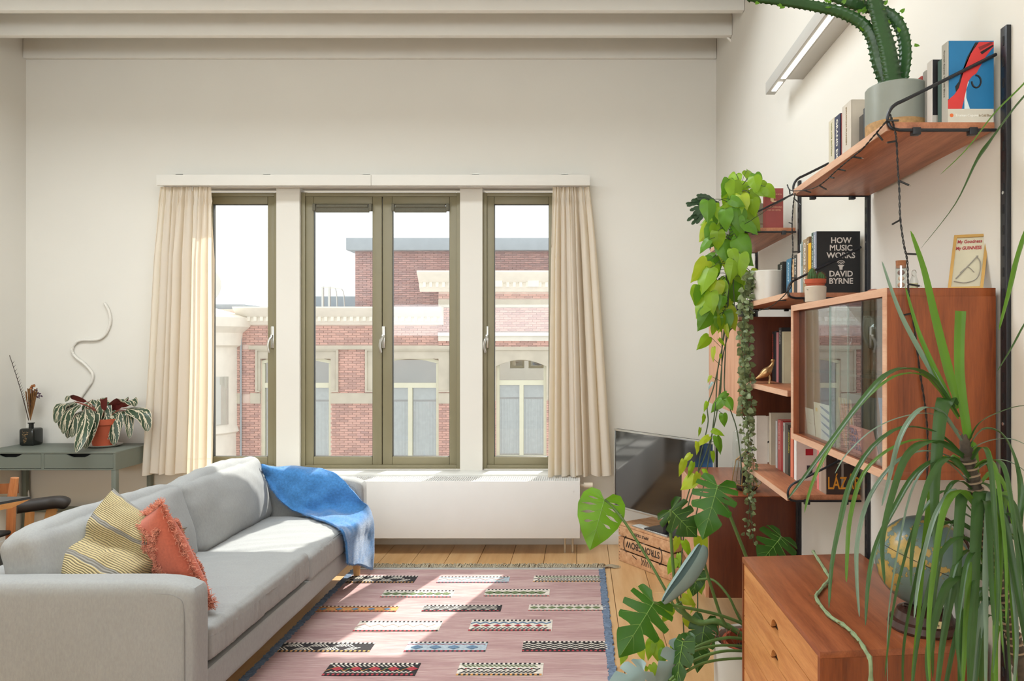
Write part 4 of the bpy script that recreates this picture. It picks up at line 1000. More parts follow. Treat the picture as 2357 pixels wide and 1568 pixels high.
def shelf(y0, y1, z, label, x0=.743, br=(1, 1), th=.021):
    t = thing('wall_shelf', label, 'shelf', ((x0+1.0)/2, (y0+y1)/2, z-th))
    obj('board', B().box(x0+.003, 1.006, y0, y1, z-th, z, .001), M['teakh'], t)
    obj('edge_band', B().box(x0, x0+.003, y0, y1, z-th, z), M['teake'], t)
    if br[0]: bracket(t, y0-.006, z-.003, x0)
    if br[1]: bracket(t, y1+.006, z-.003, x0)
    return t
ZT = 2.028
shelf(1.79, 2.565, ZT, 'long teak shelf nearest the camera holding the spiny cactus and paperbacks')
shelf(3.44, 4.20, 2.035, 'teak shelf carrying the lime green trailing plant and red book')
shelf(2.645, 3.385, 1.676, 'teak shelf holding the big black book and the white pot')
shelf(2.645, 3.385, 1.324, 'teak shelf with the golden bird figure', br=(0, 0))
shelf(2.645, 3.385, .951, 'low teak shelf above the hanging cabinet with pink and red spines')
# glass fronted cabinet
gc = thing('glass_cabinet', 'teak wall cabinet with sliding glass doors full of cards and glasses', 'cabinet', (.88, 2.2, 1.161))
cy0, cy1, cz0, cz1, cx0 = 1.785, 2.585, 1.161, 1.626, .74
obj('side_panel', B().box(cx0+.003, 1.006, cy0, cy0+.02, cz0+.02, cz1-.02), M['teak'], gc); obj('side_panel', B().box(cx0+.003, 1.006, cy1-.02, cy1, cz0+.02, cz1-.02), M['teak'], gc)
obj('top_panel', B().box(cx0+.003, 1.006, cy0, cy1, cz1-.02, cz1, .0008), M['teak'], gc); obj('bottom_panel', B().box(cx0+.003, 1.006, cy0, cy1, cz0, cz0+.02, .0008), M['teak'], gc)
obj('back_panel', B().box(.998, 1.006, cy0+.02, cy1-.02, cz0+.02, cz1-.02), M['teak'], gc)
obj('front_edge', bars(B(), cy0, cy1, cz0, cz1, .02, cx0, cx0+.003, 0), M['teake'], gc) if 0 else None
fe_ = B(); fe_.box(cx0, cx0+.003, cy0, cy1, cz1-.02, cz1); fe_.box(cx0, cx0+.003, cy0, cy1, cz0, cz0+.02); fe_.box(cx0, cx0+.003, cy0, cy0+.02, cz0+.02, cz1-.02); fe_.box(cx0, cx0+.003, cy1-.02, cy1, cz0+.02, cz1-.02)
obj('front_edge', fe_, M['teake'], gc)
for x, a, c in ((.752, cy0+.02, 2.22), (.762, 2.10, cy1-.02)):
    g_ = obj('glass_door', B().box(x, x+.004, a, c, cz0+.02, cz1-.02), M['glassd'], gc)
    obj('glass_edge', B().box(x-.0004, x+.0044, (c if x < .76 else a)-.002, (c if x < .76 else a)+.002, cz0+.02, cz1-.02), mat('glass_edge', rgb(120, 150, 140), .2), g_)
obj('inner_shelf', B().box(.80, .998, cy0+.02, cy1-.02, 1.395, 1.403), M['glassj'], gc)
# teak cabinet with door, lower cabinet
tc_ = thing('wall_cabinet', 'teak wall cabinet with pale sunlit front behind the trailing vines', 'cabinet', (.88, 3.83, 1.158))
obj('case', B().box(.757, 1.006, 3.435, 4.235, 1.158, 1.62, .001), M['teakd'], tc_)
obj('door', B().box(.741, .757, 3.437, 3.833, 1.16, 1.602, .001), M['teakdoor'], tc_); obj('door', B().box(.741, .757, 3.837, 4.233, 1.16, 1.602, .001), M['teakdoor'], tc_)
obj('top_edge', B().box(.741, .757, 3.435, 4.235, 1.605, 1.62), M['teake'], tc_)
lc = thing('low_cabinet', 'deep dark red brown cabinet hung low on the wall rails beside the television', 'cabinet', (.8, 3.83, .311))
obj('case', B().box(.603, 1.006, 3.435, 4.25, .311, .781, .0015), M['teakd'], lc)
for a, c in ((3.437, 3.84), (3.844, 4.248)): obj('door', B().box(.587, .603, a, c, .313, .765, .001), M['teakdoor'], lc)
obj('top_edge', B().box(.587, .603, 3.435, 4.25, .767, .781), M['teake'], lc)
obj('top_board', B().box(.587, 1.006, 3.435, 4.25, .781, .785, .0005), M['teakt'], lc)

# ------------------------------------------------------------------ books
BKM = {}
def bm_(c, r=.55):
    if c not in BKM: BKM[c] = mat('book_cloth', rgb(*c), r, var=.04, vs=20)
    return BKM[c]
def book(label, xs, y0, th, z, h, d, c, grp=None, spine=None, scol=(235, 230, 220), ssize=.012, cover=None, spinecol=None, lean=0):
    d = min(d, 1.006-xs); R = thing('book', label, 'book', (xs+d/2, y0+th/2, z), grp)
    t = .0018; b = B(); b.mi = 0; b.box(xs, xs+.003, y0, y0+th, z, z+h, .0008, seg=1); b.mi = 1; b.box(xs+.003, xs+d, y0, y0+t, z, z+h); b.box(xs+.003, xs+d, y0+th-t, y0+th, z, z+h)
    obj('cover', b, [bm_(spinecol or c), bm_(c)], R); obj('pages', B().box(xs+.003, xs+d-.003, y0+t, y0+th-t, z+.003, z+h-.003), M['pages'], R)
    if spine: text(spine, ssize, (xs-.0004, y0+th/2+ssize*.32, z+h-.012), (0, 0, -1), (0, -1, 0), bm_(scol), R, bold=.0003, ext=.0002)
    return R
# top shelf, far group
g1 = 'books at the far end of the top shelf'
book('pale cream book with green spine lettering, farthest on the top shelf', .86, 2.49, .06, ZT, .23, .14, (206, 198, 176), g1, 'VIOLATE FICTION', (150, 150, 90), .014)
book('navy book with large white spine title on the top shelf', .858, 2.435, .052, ZT, .225, .14, (56, 60, 84), g1, 'GRAND EXPECTA', (235, 232, 222), .026)
book('dark red book beside the navy book on the top shelf', .862, 2.40, .033, ZT, .222, .14, (140, 62, 56), g1, 'THE LANGUAGE INSTINCT', (230, 200, 180), .012)
book('thin orange book on the top shelf', .864, 2.385, .013, ZT, .215, .14, (222, 146, 98), g1)
book('thick white book with grey cover on the top shelf', .845, 2.30, .078, ZT, .225, .16, (206, 198, 184), g1, 'JONATHAN FRANZEN', (140, 120, 80), .012)
book('dark slim book with speckled spine before the white one', .865, 2.255, .03, ZT, .165, .13, (70, 66, 60), g1)
book('dark blue grey slim book behind the spiny cactus pot', .865, 2.22, .032, ZT, .18, .13, (72, 76, 78), g1)
g2 = 'books at the near end of the top shelf'
book('small red book mostly hidden behind the grey pot', .895, 1.935, .022, ZT, .165, .11, (196, 92, 84), g2)
book('thin grey white book by the small red book', .897, 1.912, .018, ZT, .172, .11, (190, 186, 178), g2)
bb_ = book('black covered book with white spine beside the blue paperback', .886, 1.858, .026, ZT, .178, .12, (32, 30, 32), g2, spinecol=(214, 208, 200))
obj('title_panel', B().box(.888, .95, 1.8572, 1.8578, ZT+.002, ZT+.038), bm_((206, 200, 188)), bb_); text('Naomi', .013, (.905, 1.857, ZT+.024), (1, 0, 0), (0, 0, 1), bm_((40, 36, 34)), bb_); text('The', .013, (.905, 1.857, ZT+.009), (1, 0, 0), (0, 0, 1), bm_((40, 36, 34)), bb_)
book('dark green book squeezed behind the blue paperback', .895, 1.828, .018, ZT, .168, .115, (66, 92, 84), g2)
icb = book('worn blue paperback with a red pistol on its cover beside the nearest rail', .893, 1.792, .03, ZT, .198, .112, (20, 110, 160), None, spinecol=(176, 172, 160))
yy = 1.7918; X0 = .8935; 
def cov(pts, c, par, dy, nm='cover_print'): return obj(nm, B().prism([(X0+a*.111, yy-dy, ZT+z_*.198) for a, z_ in pts], (0, -.0002, 0)), bm_(c), par)
cov([(0, .0), (1, .0), (1, .165), (0, .165)], (206, 200, 186), icb, 0)
cov([(.33, .25), (.40, .42), (.30, .52), (.30, .62), (.52, .86), (.64, .95), (.70, .98), (.60, .98), (.42, .80), (.24, .50), (.16, .44), (.18, .36), (.10, .30), (.0, .28), (0, .25)], (24, 20, 22), icb, .0002)
cov([(0, .165), (.30, .165), (.36, .30), (.44, .50), (.52, .56), (.62, .60), (.82, .80), (1, .93), (1, .985), (.68, .985), (.5, .84), (.34, .62), (.24, .42), (.14, .34), (0, .27)], (206, 52, 50), icb, .0005)
cov([(.36, .165), (.48, .165), (.40, .30), (.40, .40), (.46, .50), (.42, .50), (.36, .36)], (214, 226, 226), icb, .0003)
cov([(.66, .92), (.94, .985), (.98, .97), (.70, .88)], (130, 36, 36), icb, .0008); cov([(.70, .86), (.98, .95), (1, .935), (.74, .83)], (24, 20, 22), icb, .0008)
obj('cover_print', B().tube([(X0+.111*(.62+.10*math.cos(a)), yy-.0006, ZT+.198*(.50+.075*math.sin(a))) for a in [i*PI/9 for i in range(-9, 6)]], .0022, 5), bm_((24, 20, 22)), icb)
obj('cover_print', B().lathe((X0+.009, yy-.0003, ZT+.017), [(.0, 0), (.0045, 0), (.0045, .0003), (0, .0003)], 14, Matrix.Rotation(PI/2, 3, 'X')), bm_((226, 110, 50)), icb)
text('Truman Capote', .0085, (X0+.018, yy-.0002, ZT+.014), (1, 0, 0), (0, 0, 1), bm_((240, 238, 230)), icb, bold=.0001); text('In Cold Blood', .0085, (X0+.075, yy-.0002, ZT+.014), (1, 0, 0), (0, 0, 1), bm_((150, 130, 100)), icb, sx=.7)
text('Truman Capote  In Cold Blood', .009, (.8924, 1.810, ZT+.18), (0, 0, -1), (0, -1, 0), bm_((120, 116, 104)), icb)
# shelf C red book
Z3 = 2.035
rb = book('dark red hardback with gold lettering behind the lime green plant', .872, 3.47, .04, Z3, .19, .085, (150, 66, 62))
for s_, z_ in (('HARRY MULISCH', .158), ('DE ONTDEKKING', .098), ('VAN DE HEMEL', .084)): text(s_, .0095, (.914, 3.4695, Z3+z_), (1, 0, 0), (0, 0, 1), bm_((226, 170, 140)), rb, align='CENTER')
obj('cover_print', B().box(.902, .926, 3.4692, 3.4698, Z3+.125, Z3+.131, .0).box(.897, .912, 3.4692, 3.4698, Z3+.131, Z3+.145), bm_((226, 190, 150)), rb)
# shelf B books
Z2 = 1.676; g3 = 'books on the shelf beside the black music book'
hm = book('big black book with large white title lettering, cover facing the room', .848, 2.648, .032, Z2, .22, .158, (20, 20, 20), None, 'HOW MUSIC WORKS  DAVID BYRNE', (220, 220, 226), .012, spinecol=(140, 146, 160))
for i, (s_, z_) in enumerate((('HOW', .178), ('MUSIC', .151), ('WORKS', .124), ('DAVID', .058), ('BYRNE', .032))): text(s_, .0285, (.937, 2.6475, Z2+z_), (1, 0, 0), (0, 0, 1), bm_((214, 206, 198)), hm, align='CENTER', bold=.0006)
for r in (.006, .0115, .017): obj('cover_emblem', B().tube([(.937+r*math.cos(a), 2.6472, Z2+.098+r*math.sin(a)) for a in [math.radians(q) for q in range(35, 150, 10)]], .0014, 5), bm_((214, 206, 198)), hm)
cp = [(.932, .082), (.942, .082), (.943, .092), (.949, .099), (.925, .099), (.931, .092)]; obj('cover_emblem', B().prism([(x, 2.6476, Z2+z) for x, z in cp], (0, -.0006, 0)), bm_((214, 206, 198)), hm)
book('dark green spined book leaning against the black music book', .85, 2.682, .026, Z2, .222, .15, (60, 82, 74), g3, 'ROCK AND YOU', (200, 214, 200), .017)
book('bright yellow book near the green spined one', .848, 2.710, .03, Z2, .188, .15, (228, 176, 26), g3)
book('brown patterned tall book behind the little cactus', .852, 2.742, .03, Z2, .215, .15, (132, 104, 72), g3, 'TI', (230, 220, 200), .02)
book('brown and cream spine with large white letters behind the little cactus', .852, 2.774, .042, Z2, .212, .15, (158, 134, 104), g3, 'CROSS YOU', (236, 232, 226), .028)
book('grey teal slim book beside the brown lettered spine', .854, 2.818, .03, Z2, .208, .15, (136, 150, 148), g3, 'essays and notes', (90, 104, 102), .012)
book('thin pale blue book on the black book shelf', .856, 2.85, .016, Z2, .204, .15, (206, 214, 220), g3)
book('blush pink book next to the dark grey one', .858, 2.872, .04, Z2, .172, .15, (214, 196, 184), g3)
book('dark grey book with white letters right of the blue one', .858, 2.92, .035, Z2, .17, .15, (66, 64, 62), g3, 'EN KO', (222, 222, 214), .022)
book('narrow tan book left of the dark grey one', .859, 2.965, .02, Z2, .158, .15, (214, 180, 140), g3)
book('blue book with an orange block on its spine', .857, 3.00, .06, Z2, .165, .15, (66, 118, 148), g3, 'AVONT', (190, 210, 220), .024)
book('black book behind the white pot with small white label', .858, 3.12, .045, Z2, .165, .15, (34, 32, 30), g3, 'BRNOB', (226, 224, 214), .014)
book('black slim book further behind the white pot', .858, 3.17, .03, Z2, .160, .15, (44, 42, 38), g3)
book('short tan book farthest behind the white pot', .858, 3.21, .03, Z2, .125, .13, (170, 148, 120), g3)
# shelf 1.32
Z4 = 1.324; g4 = 'books behind the golden bird'
book('black book with red spine letters nearest the golden bird', .875, 3.33, .026, Z4, .225, .12, (38, 26, 28), g4, 'FERMENTEREN', (196, 70, 50), .019)
book('black book between the red lettered and pink ones', .875, 3.285, .036, Z4, .226, .12, (26, 28, 32), g4)
book('dusty pink book behind the golden bird', .873, 3.245, .032, Z4, .22, .12, (190, 120, 122), g4)
book('black tall book with pale label behind the golden bird', .873, 3.195, .042, Z4, .24, .12, (36, 36, 38), g4, 'KEUKEN', (210, 210, 206), .016)
book('cream book nearest on the shelf of the golden bird', .873, 3.16, .028, Z4, .222, .12, (206, 200, 170), g4)
# shelf .95
Z5 = .951; g5 = 'books on the low teak shelf'
book('white folder standing at the far end of the low shelf', .80, 3.34, .03, Z5, .215, .05, (226, 220, 212), g5)
book('tall beige folder beside the white folder', .855, 3.30, .035, Z5, .232, .15, (196, 184, 164), g5)
for lb, y0, th, h, c, sp_, sc_ in (('grey white spine at the far end of the low shelf', 3.215, .025, .205, (190, 188, 186), None, None), ('faded red spine with white lettering on the low shelf', 3.155, .05, .215, (196, 96, 92), 'Vrouwen aan de top', (240, 226, 220)),
        ('bright red narrow spine on the low shelf', 3.125, .026, .214, (160, 36, 36), None, None), ('light grey spine after the red one', 3.095, .027, .21, (170, 168, 160), 'atlas', (90, 90, 90)), ('charcoal spine after the light grey one', 3.05, .042, .208, (84, 78, 70), None, None),
        ('black spine with yellow lettering on the low shelf', 3.02, .025, .19, (40, 42, 30), 'AVONTUREN', (220, 200, 60)), ('orange pink spine next to the white picture book', 2.98, .032, .20, (224, 128, 100), None, None)):
    book(lb, .86, y0, th, Z5, h, .13, c, g5, sp_, sc_ or (230, 230, 230), .014)
pb = book('white picture book with a red chimney figure on its cover', .858, 2.925, .03, Z5, .19, .14, (222, 206, 198), None, spinecol=(236, 234, 230))
obj('cover_print', B().box(.895, .925, 2.9242, 2.9248, Z5+.10, Z5+.125, 0), bm_((170, 24, 40)), pb); obj('cover_print', B().box(.90, .922, 2.9242, 2.9248, Z5+.02, Z5+.06), bm_((40, 36, 44)), pb)
obj('cover_print', B().lathe((.908, 2.9246, Z5+.15), [(0, 0), (.012, 0), (.012, .0004), (0, .0004)], 12, Matrix.Rotation(PI/2, 3, 'X')), bm_((60, 92, 140)), pb)
book('pink book leaning among the last three on the low shelf', .884, 2.73, .022, Z5, .18, .12, (230, 132, 130), g5)
book('collage spine book on the low shelf beside the dark one', .884, 2.70, .028, Z5, .185, .12, (180, 160, 144), g5, 'HUN', (240, 236, 226), .022)
lz = book('dark brown book with big orange title on the low shelf', .884, 2.652, .045, Z5, .165, .122, (58, 40, 34), None, 'NAZAR', (220, 160, 130), .018, spinecol=(160, 140, 124))
text('LÁZÁR', .062, (.890, 2.6515, Z5+.020), (1, 0, 0), (0, 0, 1), bm_((224, 150, 40)), lz, sx=.62, bold=.0008)
obj('cover_print', B().box(.94, .948, 2.6512, 2.6516, Z5+.02, Z5+.11).box(.925, .965, 2.6512, 2.6516, Z5+.11, Z5+.14), bm_((150, 140, 132)), lz)

# ------------------------------------------------------------------ things on the shelves
# spiny cactus pot
ex, ey = .852, 1.985
eu = thing('spiny_cactus', 'tall dark green spiny cactus in a grey and clay pot on the top shelf', 'cactus', (ex, ey, ZT))
obj('pot_foot', B().lathe((ex, ey, ZT), [(0, 0), (.074, 0), (.079, .006), (.080, .05)], 40), M['potclay'], eu)
obj('pot', B().lathe((ex, ey, ZT), [(.080, .05), (.080, .145), (.077, .149), (.073, .145), (.072, .12), (0, .12)], 40), M['potgrey'], eu)
obj('soil', B().lathe((ex, ey, ZT), [(0, .128), (.072, .126)], 24), M['soil'], eu)
M['cact'] = mat('cactus_green', rgb(40, 78, 34), .35, var=.15, vs=14)
def spiny(pts, r0, r1, ribs=3, seed=0):
    pth = smooth_path(pts, 26); N = len(pth); b = B(); rings = []; a = None; n = ribs*4; L = 0
    for i, p in enumerate(pth):
        Tn = (pth[min(i+1, N-1)]-pth[max(i-1, 0)]).normalized(); a = Tn.orthogonal().normalized() if a is None else (a-Tn*a.dot(Tn)).normalized(); c = Tn.cross(a)
        if i: L += (p-pth[i-1]).length
        r = r0+(r1-r0)*i/(N-1); spk = max(0, math.sin(L*2*PI/.016)-.35)*1.4
        ring = []
        for q in range(n):
            an = 2*PI*q/n+seed; rib = q % 4 == 0; rad = r*(1.0+.28*spk if rib else (.55 if q % 2 == 0 else .62))
            ring.append(b.bm.verts.new(p+(a*math.cos(an)+c*math.sin(an))*rad))
        rings.append(ring)
    for i in range(N-1):
        for q in range(n): b.bm.faces.new((rings[i][q], rings[i][(q+1) % n], rings[i+1][(q+1) % n], rings[i+1][q])).smooth = True
    b.bm.faces.new(rings[-1]); b.bm.faces.new(rings[0][::-1]); return b
Ye = 1.985
stalks = [(PP([(2040, 190, Ye), (2022, 140, Ye), (2010, 90, Ye), (1985, 55, Ye), (1940, 30, Ye), (1880, 15, Ye), (1800, 2, Ye-.02), (1720, -8, Ye-.04)]), .021, .012, .3),
          (PP([(2050, 192, Ye-.03), (2038, 120, Ye-.03), (2022, 60, Ye-.03), (2008, 0, Ye-.03), (1995, -60, Ye-.03)]), .028, .022, .9),
          (PP([(2078, 185, Ye), (2086, 130, Ye), (2078, 75, Ye+.01), (2050, 35, Ye+.02), (2000, 18, Ye+.03), (1950, 5, Ye+.03), (1895, -20, Ye+.03)]), .019, .014, .1)]
for pts_, r0, r1, sd in stalks: obj('stalk', spiny(pts_, r0, r1, 3, sd), M['cact'], eu, sharp=False)
lf = B(); rnd = random.Random(3)
for pts_, r0, r1, sd in stalks:
    for p in smooth_path(pts_, 4)[6:]:
        if rnd.random() < .6:
            d = Vector((rnd.uniform(-1, 1), -.2, rnd.uniform(-.8, .8))).normalized(); q = p+d*r0*.8
            leaf_mesh(lf, q+d*.008, q+d*.022, (0, -1, .3), .8, nu=5, nv=2)
obj('small_leaves', lf, M['leaf_green2'], eu, kind='stuff', sharp=False)
# picture frame
pf = thing('picture_frame', 'small brass picture frame with red script leaning on the glass cabinet', 'picture frame', (.9, 1.93, cz1))
c0 = P(2181, 658, 1.86); c0.z = cz1+.001; wv = Vector(((2243-2176)*1.86/1700, -.03, 0)); up = Vector((.032, .03, .142))
def fq(a, c, o=0):
    n_ = wv.normalized().cross(up.normalized()); return c0+wv*a+up*c+n_*o
fb = B()
for a0, a1, b0, b1 in ((0, 1, 0, .05), (0, 1, .95, 1), (0, .09, .05, .95), (.91, 1, .05, .95)): fb.prism([fq(a0, b0), fq(a1, b0), fq(a1, b1), fq(a0, b1)], wv.normalized().cross(up.normalized())*-.014)
obj('frame', fb, M['brass'], pf); obj('print', B().prism([fq(.06, .04, -.004), fq(.94, .04, -.004), fq(.94, .96, -.004), fq(.06, .96, -.004)], wv.normalized().cross(up.normalized())*-.002), bm_((206, 198, 172)), pf)
text('My Goodness', .0125, fq(.12, .85, -.0035), wv, up, bm_((170, 40, 50)), pf, bold=.0002, sx=.8); text('My GUINNESS', .0125, fq(.10, .73, -.0035), wv, up, bm_((170, 40, 50)), pf, bold=.0003, sx=.75)
ap = B(); ap.tube([fq(.2, .2, .0), fq(.75, .6, .0)], .0016, 5); ap.tube(smooth_path([fq(.15, .15), fq(.5, .12), (fq(.8, .2)), fq(.85, .45), fq(.7, .6)], 5), .0012, 5); ap.tube(smooth_path([fq(.3, .3), fq(.5, .4), fq(.7, .3)], 5), .001, 5)
obj('print_drawing', ap, bm_((150, 144, 132)), pf)
# corked tube and little bottle
cb = thing('corked_jar', 'small corked glass tube with shells on top of the glass cabinet', 'jar', (.80, 1.85, cz1))
cx, cy_ = P(2086, 658, 1.82).x, 1.85
obj('glass', B().lathe((cx, cy_, cz1), [(0, 0), (.012, .001), (.0125, .06), (.0118, .06), (.0115, .002), (0, .002)], 20), M['glassj'], cb); obj('cork', B().lathe((cx, cy_, cz1), [(.0, .054), (.0118, .054), (.0125, .073), (0, .073)], 18), mat('cork', rgb(150, 98, 66), .9, var=.15, vs=120), cb)
for z, r, c in ((.012, .009, (190, 130, 90)), (.028, .008, (210, 170, 140)), (.043, .009, (120, 60, 50))): obj('shell', B().ball((cx, cy_-.001, cz1+z), r, 2, (1, 1, .8)), bm_(c), cb)
sb_ = thing('swing_bottle', 'tiny swing top bottle beside the corked tube', 'bottle', (.83, 1.87, cz1)); bx = P(2108, 658, 1.87).x
obj('glass', B().lathe((bx, 1.88, cz1), [(0, 0), (.010, 0), (.010, .025), (.006, .036), (.0055, .05), (0, .05)], 16), M['glassj'], sb_); obj('wire', B().tube([(bx+.006*math.cos(a), 1.88, cz1+.045+.008*math.sin(a)) for a in [i*PI/6 for i in range(13)]], .0008, 5), M['alu'], sb_)
obj('sand', B().lathe((bx, 1.88, cz1+.001), [(0, 0), (.009, 0), (.009, .018), (0, .018)], 14), bm_((196, 190, 150)), sb_)
# stone
sto = B().ball((.86, 2.15, cz1+.010), .024, 3, (1.1, 1, .62))
for v in sto.bm.verts: v.co += (v.co-Vector((.86, 2.15, cz1+.01)))*.25*noise.noise(v.co*60); v.co.z = max(v.co.z, cz1+.0005)
solo('stone', sto, mat('stone_red', rgb(150, 96, 76), .8, var=.4, vs=80, bump=.5), 'small reddish shell like stone on the glass cabinet', 'stone', origin=(.86, 2.15, cz1))
# little cactus
lx, ly = .776, 2.43; lc_ = thing('small_cactus', 'two round little cacti in terracotta inside a pale grey cup', 'cactus', (lx, ly, cz1))
obj('cup', B().lathe((lx, ly, cz1), [(0, 0), (.027, 0), (.033, .004), (.035, .052), (.033, .055), (.031, .052), (.03, .01), (0, .01)], 28), M['potclay'] if 0 else bm_((196, 184, 166), .5), lc_)
obj('cup_smile', B().tube([(lx-.030+.004*math.cos(a)*1.0, ly-.018, cz1+.045+.003*math.sin(a)) for a in [math.radians(q) for q in range(200, 345, 20)]], .0007, 4), M['blackp'], lc_)
obj('pot', B().lathe((lx, ly, cz1+.03), [(0, 0), (.024, 0), (.030, .034), (.0335, .034), (.0345, .048), (.031, .048), (.029, .04), (0, .04)], 28), M['terracotta'], lc_)
for dx, r, h in ((-.012, .014, .048), (.016, .013, .034)):
    b = B(); prof = [(r*math.sin(PI*min(.98, t*.5+.35))*(1 if t < .6 else (1-((t-.6)/.4)**2)**.5 if t < 1 else 0), t*h) for t in [i/12 for i in range(13)]]; b.lathe((lx+dx, ly-.004, cz1+.068), prof, 24)
    for v in b.bm.verts:
        dv = Vector((v.co.x-lx-dx, v.co.y-ly+.004)); an = math.atan2(dv.y, dv.x); s_ = 1+.10*math.cos(an*12); v.co.x = lx+dx+dv.x*s_; v.co.y = ly-.004+dv.y*s_
    c_ = obj('cactus_body', b, mat('cactus_round', rgb(62, 96, 50), .7, var=.2, vs=60), lc_); s2 = B()
    for i in range(160):
        t = random.uniform(.05, .98); an = random.uniform(0, 2*PI); rr_ = prof[min(12, int(t*12))][0]*1.05; p = Vector((lx+dx+rr_*math.cos(an), ly-.004+rr_*math.sin(an), cz1+.068+t*h)); d = Vector((math.cos(an), math.sin(an), random.uniform(0, .8))).normalized(); s2.tube([p, p+d*.005], [.0004, .0002], 3, cap=False)
    obj('spines', s2, M['dry'], c_, kind='stuff')
# shelf B white pot with string plant
wx, wy = .815, 3.19; tp = thing('trailing_plant', 'long hanging string of small round grey green leaves in a white pot', 'plant', (wx, wy, Z2))
obj('pot', B().lathe((wx, wy, Z2), [(0, 0), (.060, 0), (.066, .006), (.068, .128), (.065, .131), (.062, .126), (.06, .10), (0, .10)], 32), M['potwhite'], tp)
obj('soil', B().lathe((wx, wy, Z2), [(0, .112), (.061, .11)], 20), M['soil'], tp)
rnd = random.Random(21); sb2 = B(); lf = B(); nleaf = 0
vin = [[(1750, 650), (1728, 630), (1716, 660), (1712, 740), (1714, 830), (1716, 900), (1722, 1000), (1722, 1080), (1726, 1160), (1735, 1250)], [(1750, 645), (1735, 640), (1725, 700), (1722, 780), (1724, 850), (1728, 950), (1727, 1050), (1722, 1130), (1730, 1200)], [(1745, 640), (1722, 650), (1710, 720), (1708, 800), (1712, 880), (1710, 960), (1716, 1040), (1720, 1120)], [(1740, 640), (1720, 690), (1718, 760), (1716, 860), (1720, 940), (1726, 990), (1732, 1050), (1735, 1110), (1724, 1180), (1718, 1230)]]
for vi, pv in enumerate(vin):
    pth = smooth_path([P(x, y, 3.17+.012*vi-.004*j) if j > 1 else P(x, y, 3.18) for j, (x, y) in enumerate(pv)], 9); sb2.tube(pth, .0013, 4)
    for p in pth[4:]:
        for _ in range(2):
            if p.z < .80 and rnd.random() < .35: continue
            d = Vector((rnd.gauss(0, 1), rnd.gauss(0, .8), rnd.gauss(0, .4))).normalized(); r = rnd.uniform(.010, .017) if p.z > 1.15 else rnd.uniform(.006, .011)
            c = p+d*.010; leaf_mesh(lf, c, c+(d+Vector((0, 0, -.5))).normalized()*r*1.6, (rnd.uniform(-.6, .6), -1, rnd.uniform(-.3, .7)), 1.05, nu=7, nv=2, cup=.2)
M['leaf_string'] = mat('leaf_string', rgb(118, 132, 88), .45, var=.3, vs=40, trans=.2)
obj('vines', sb2, M['stemd'], tp, kind='stuff'); obj('leaves', lf, M['leaf_string'], tp, kind='stuff', sharp=False)
# golden bird
gbx, gby = .80, 3.12; gb = thing('bird_figure', 'small golden pheasant figure standing on the teak shelf', 'figurine', (gbx, gby, Z4))
M['gold'] = mat('aged_gold', rgb(176, 140, 96), .35, .8, var=.25, vs=60, bump=.4)
b = B().tube(smooth_path([(gbx-.055, gby, Z4+.022), (gbx-.03, gby, Z4+.036), (gbx-.005, gby, Z4+.055), (gbx+.012, gby, Z4+.078), (gbx+.016, gby, Z4+.092), (gbx+.014, gby, Z4+.104)], 5), [.003, .004, .006, .008, .010, .013, .016, .018, .019, .019, .018, .016, .013, .011, .009, .008, .007, .0065, .006, .006, .006, .007, .008, .008, .006, .004], 12)
b.tube([(gbx+.018, gby, Z4+.102), (gbx+.028, gby, Z4+.100)], [.003, .0006], 6); obj('body', b, M['gold'], gb)
for dy in (-.007, .007): obj('leg', B().tube([(gbx, gby+dy, Z4+.045), (gbx+.004, gby+dy, Z4+.022), (gbx, gby+dy, Z4+.002)], .002, 6).box(gbx-.008, gbx+.01, gby+dy-.003, gby+dy+.003, Z4, Z4+.002), M['gold'], gb)
# wooden box and camera on cabinet C
wb = thing('wire_figure', 'tiny dark wire figure on a wooden block above the sunlit cabinet', 'figurine', (.80, 4.0, 1.62))
a_ = P(1652, 728, 4.05); obj('block', B().box(a_.x-.04, a_.x+.05, 3.98, 4.05, 1.62, 1.645, .004), M['teak'], wb); obj('wire', B().tube(smooth_path([(a_.x-.03, 4.01, 1.645), (a_.x-.04, 4.01, 1.68), (a_.x-.02, 4.01, 1.70), (a_.x, 4.01, 1.68), (a_.x+.01, 4.01, 1.71)], 5), .003, 6).ball((a_.x+.01, 4.01, 1.715), .009, 1), M['blackp'], wb)
ca_ = thing('old_camera', 'small black camera on the sunlit cabinet beside the vines', 'camera', (.80, 3.5, 1.62))
obj('body', B().box(.765, .83, 3.47, 3.57, 1.62, 1.70, .005), M['blackp'], ca_); obj('lens', B().lathe((.765, 3.52, 1.655), [(0, 0), (.022, 0), (.024, .02), (.018, .022), (0, .018)], 20, Matrix.Rotation(-PI/2, 3, 'Y')), M['black'], ca_)
# cards, glasses inside glass cabinet
M['card'] = bm_((226, 222, 212))
def card(label, y0, y1, z1, c, x=.782, ln=.02, pr=None):
    z0 = cz0+.0205; b = B().prism([(x, y0, z0), (x, y1, z0), (x-ln+.012, y1, z1), (x-ln+.012, y0, z1)], (.0012, 0, 0)); R = thing('postcard', label, 'card', (x, (y0+y1)/2, z0), 'cards leaning inside the glass cabinet')
    obj('card', b, bm_(c), R)
    def q(v, w): return Vector((x-.0004+(-ln+.012)*w, y1+(y0-y1)*v, z0+(z1-z0)*w))
    for pts_, cc in (pr or []): obj('print', B().prism([q(v, w) for v, w in pts_], (-.0003, 0, 0)), bm_(cc), R)
    return R, q
card('plain white card with faint script, farthest behind the sliding glass', 2.475, 2.56, 1.272, (224, 220, 212), .79, .02, [([(.25, .45), (.7, .42), (.7, .44), (.25, .47)], (196, 180, 156)), ([(.3, .6), (.6, .55), (.6, .565), (.3, .615)], (190, 186, 180))])
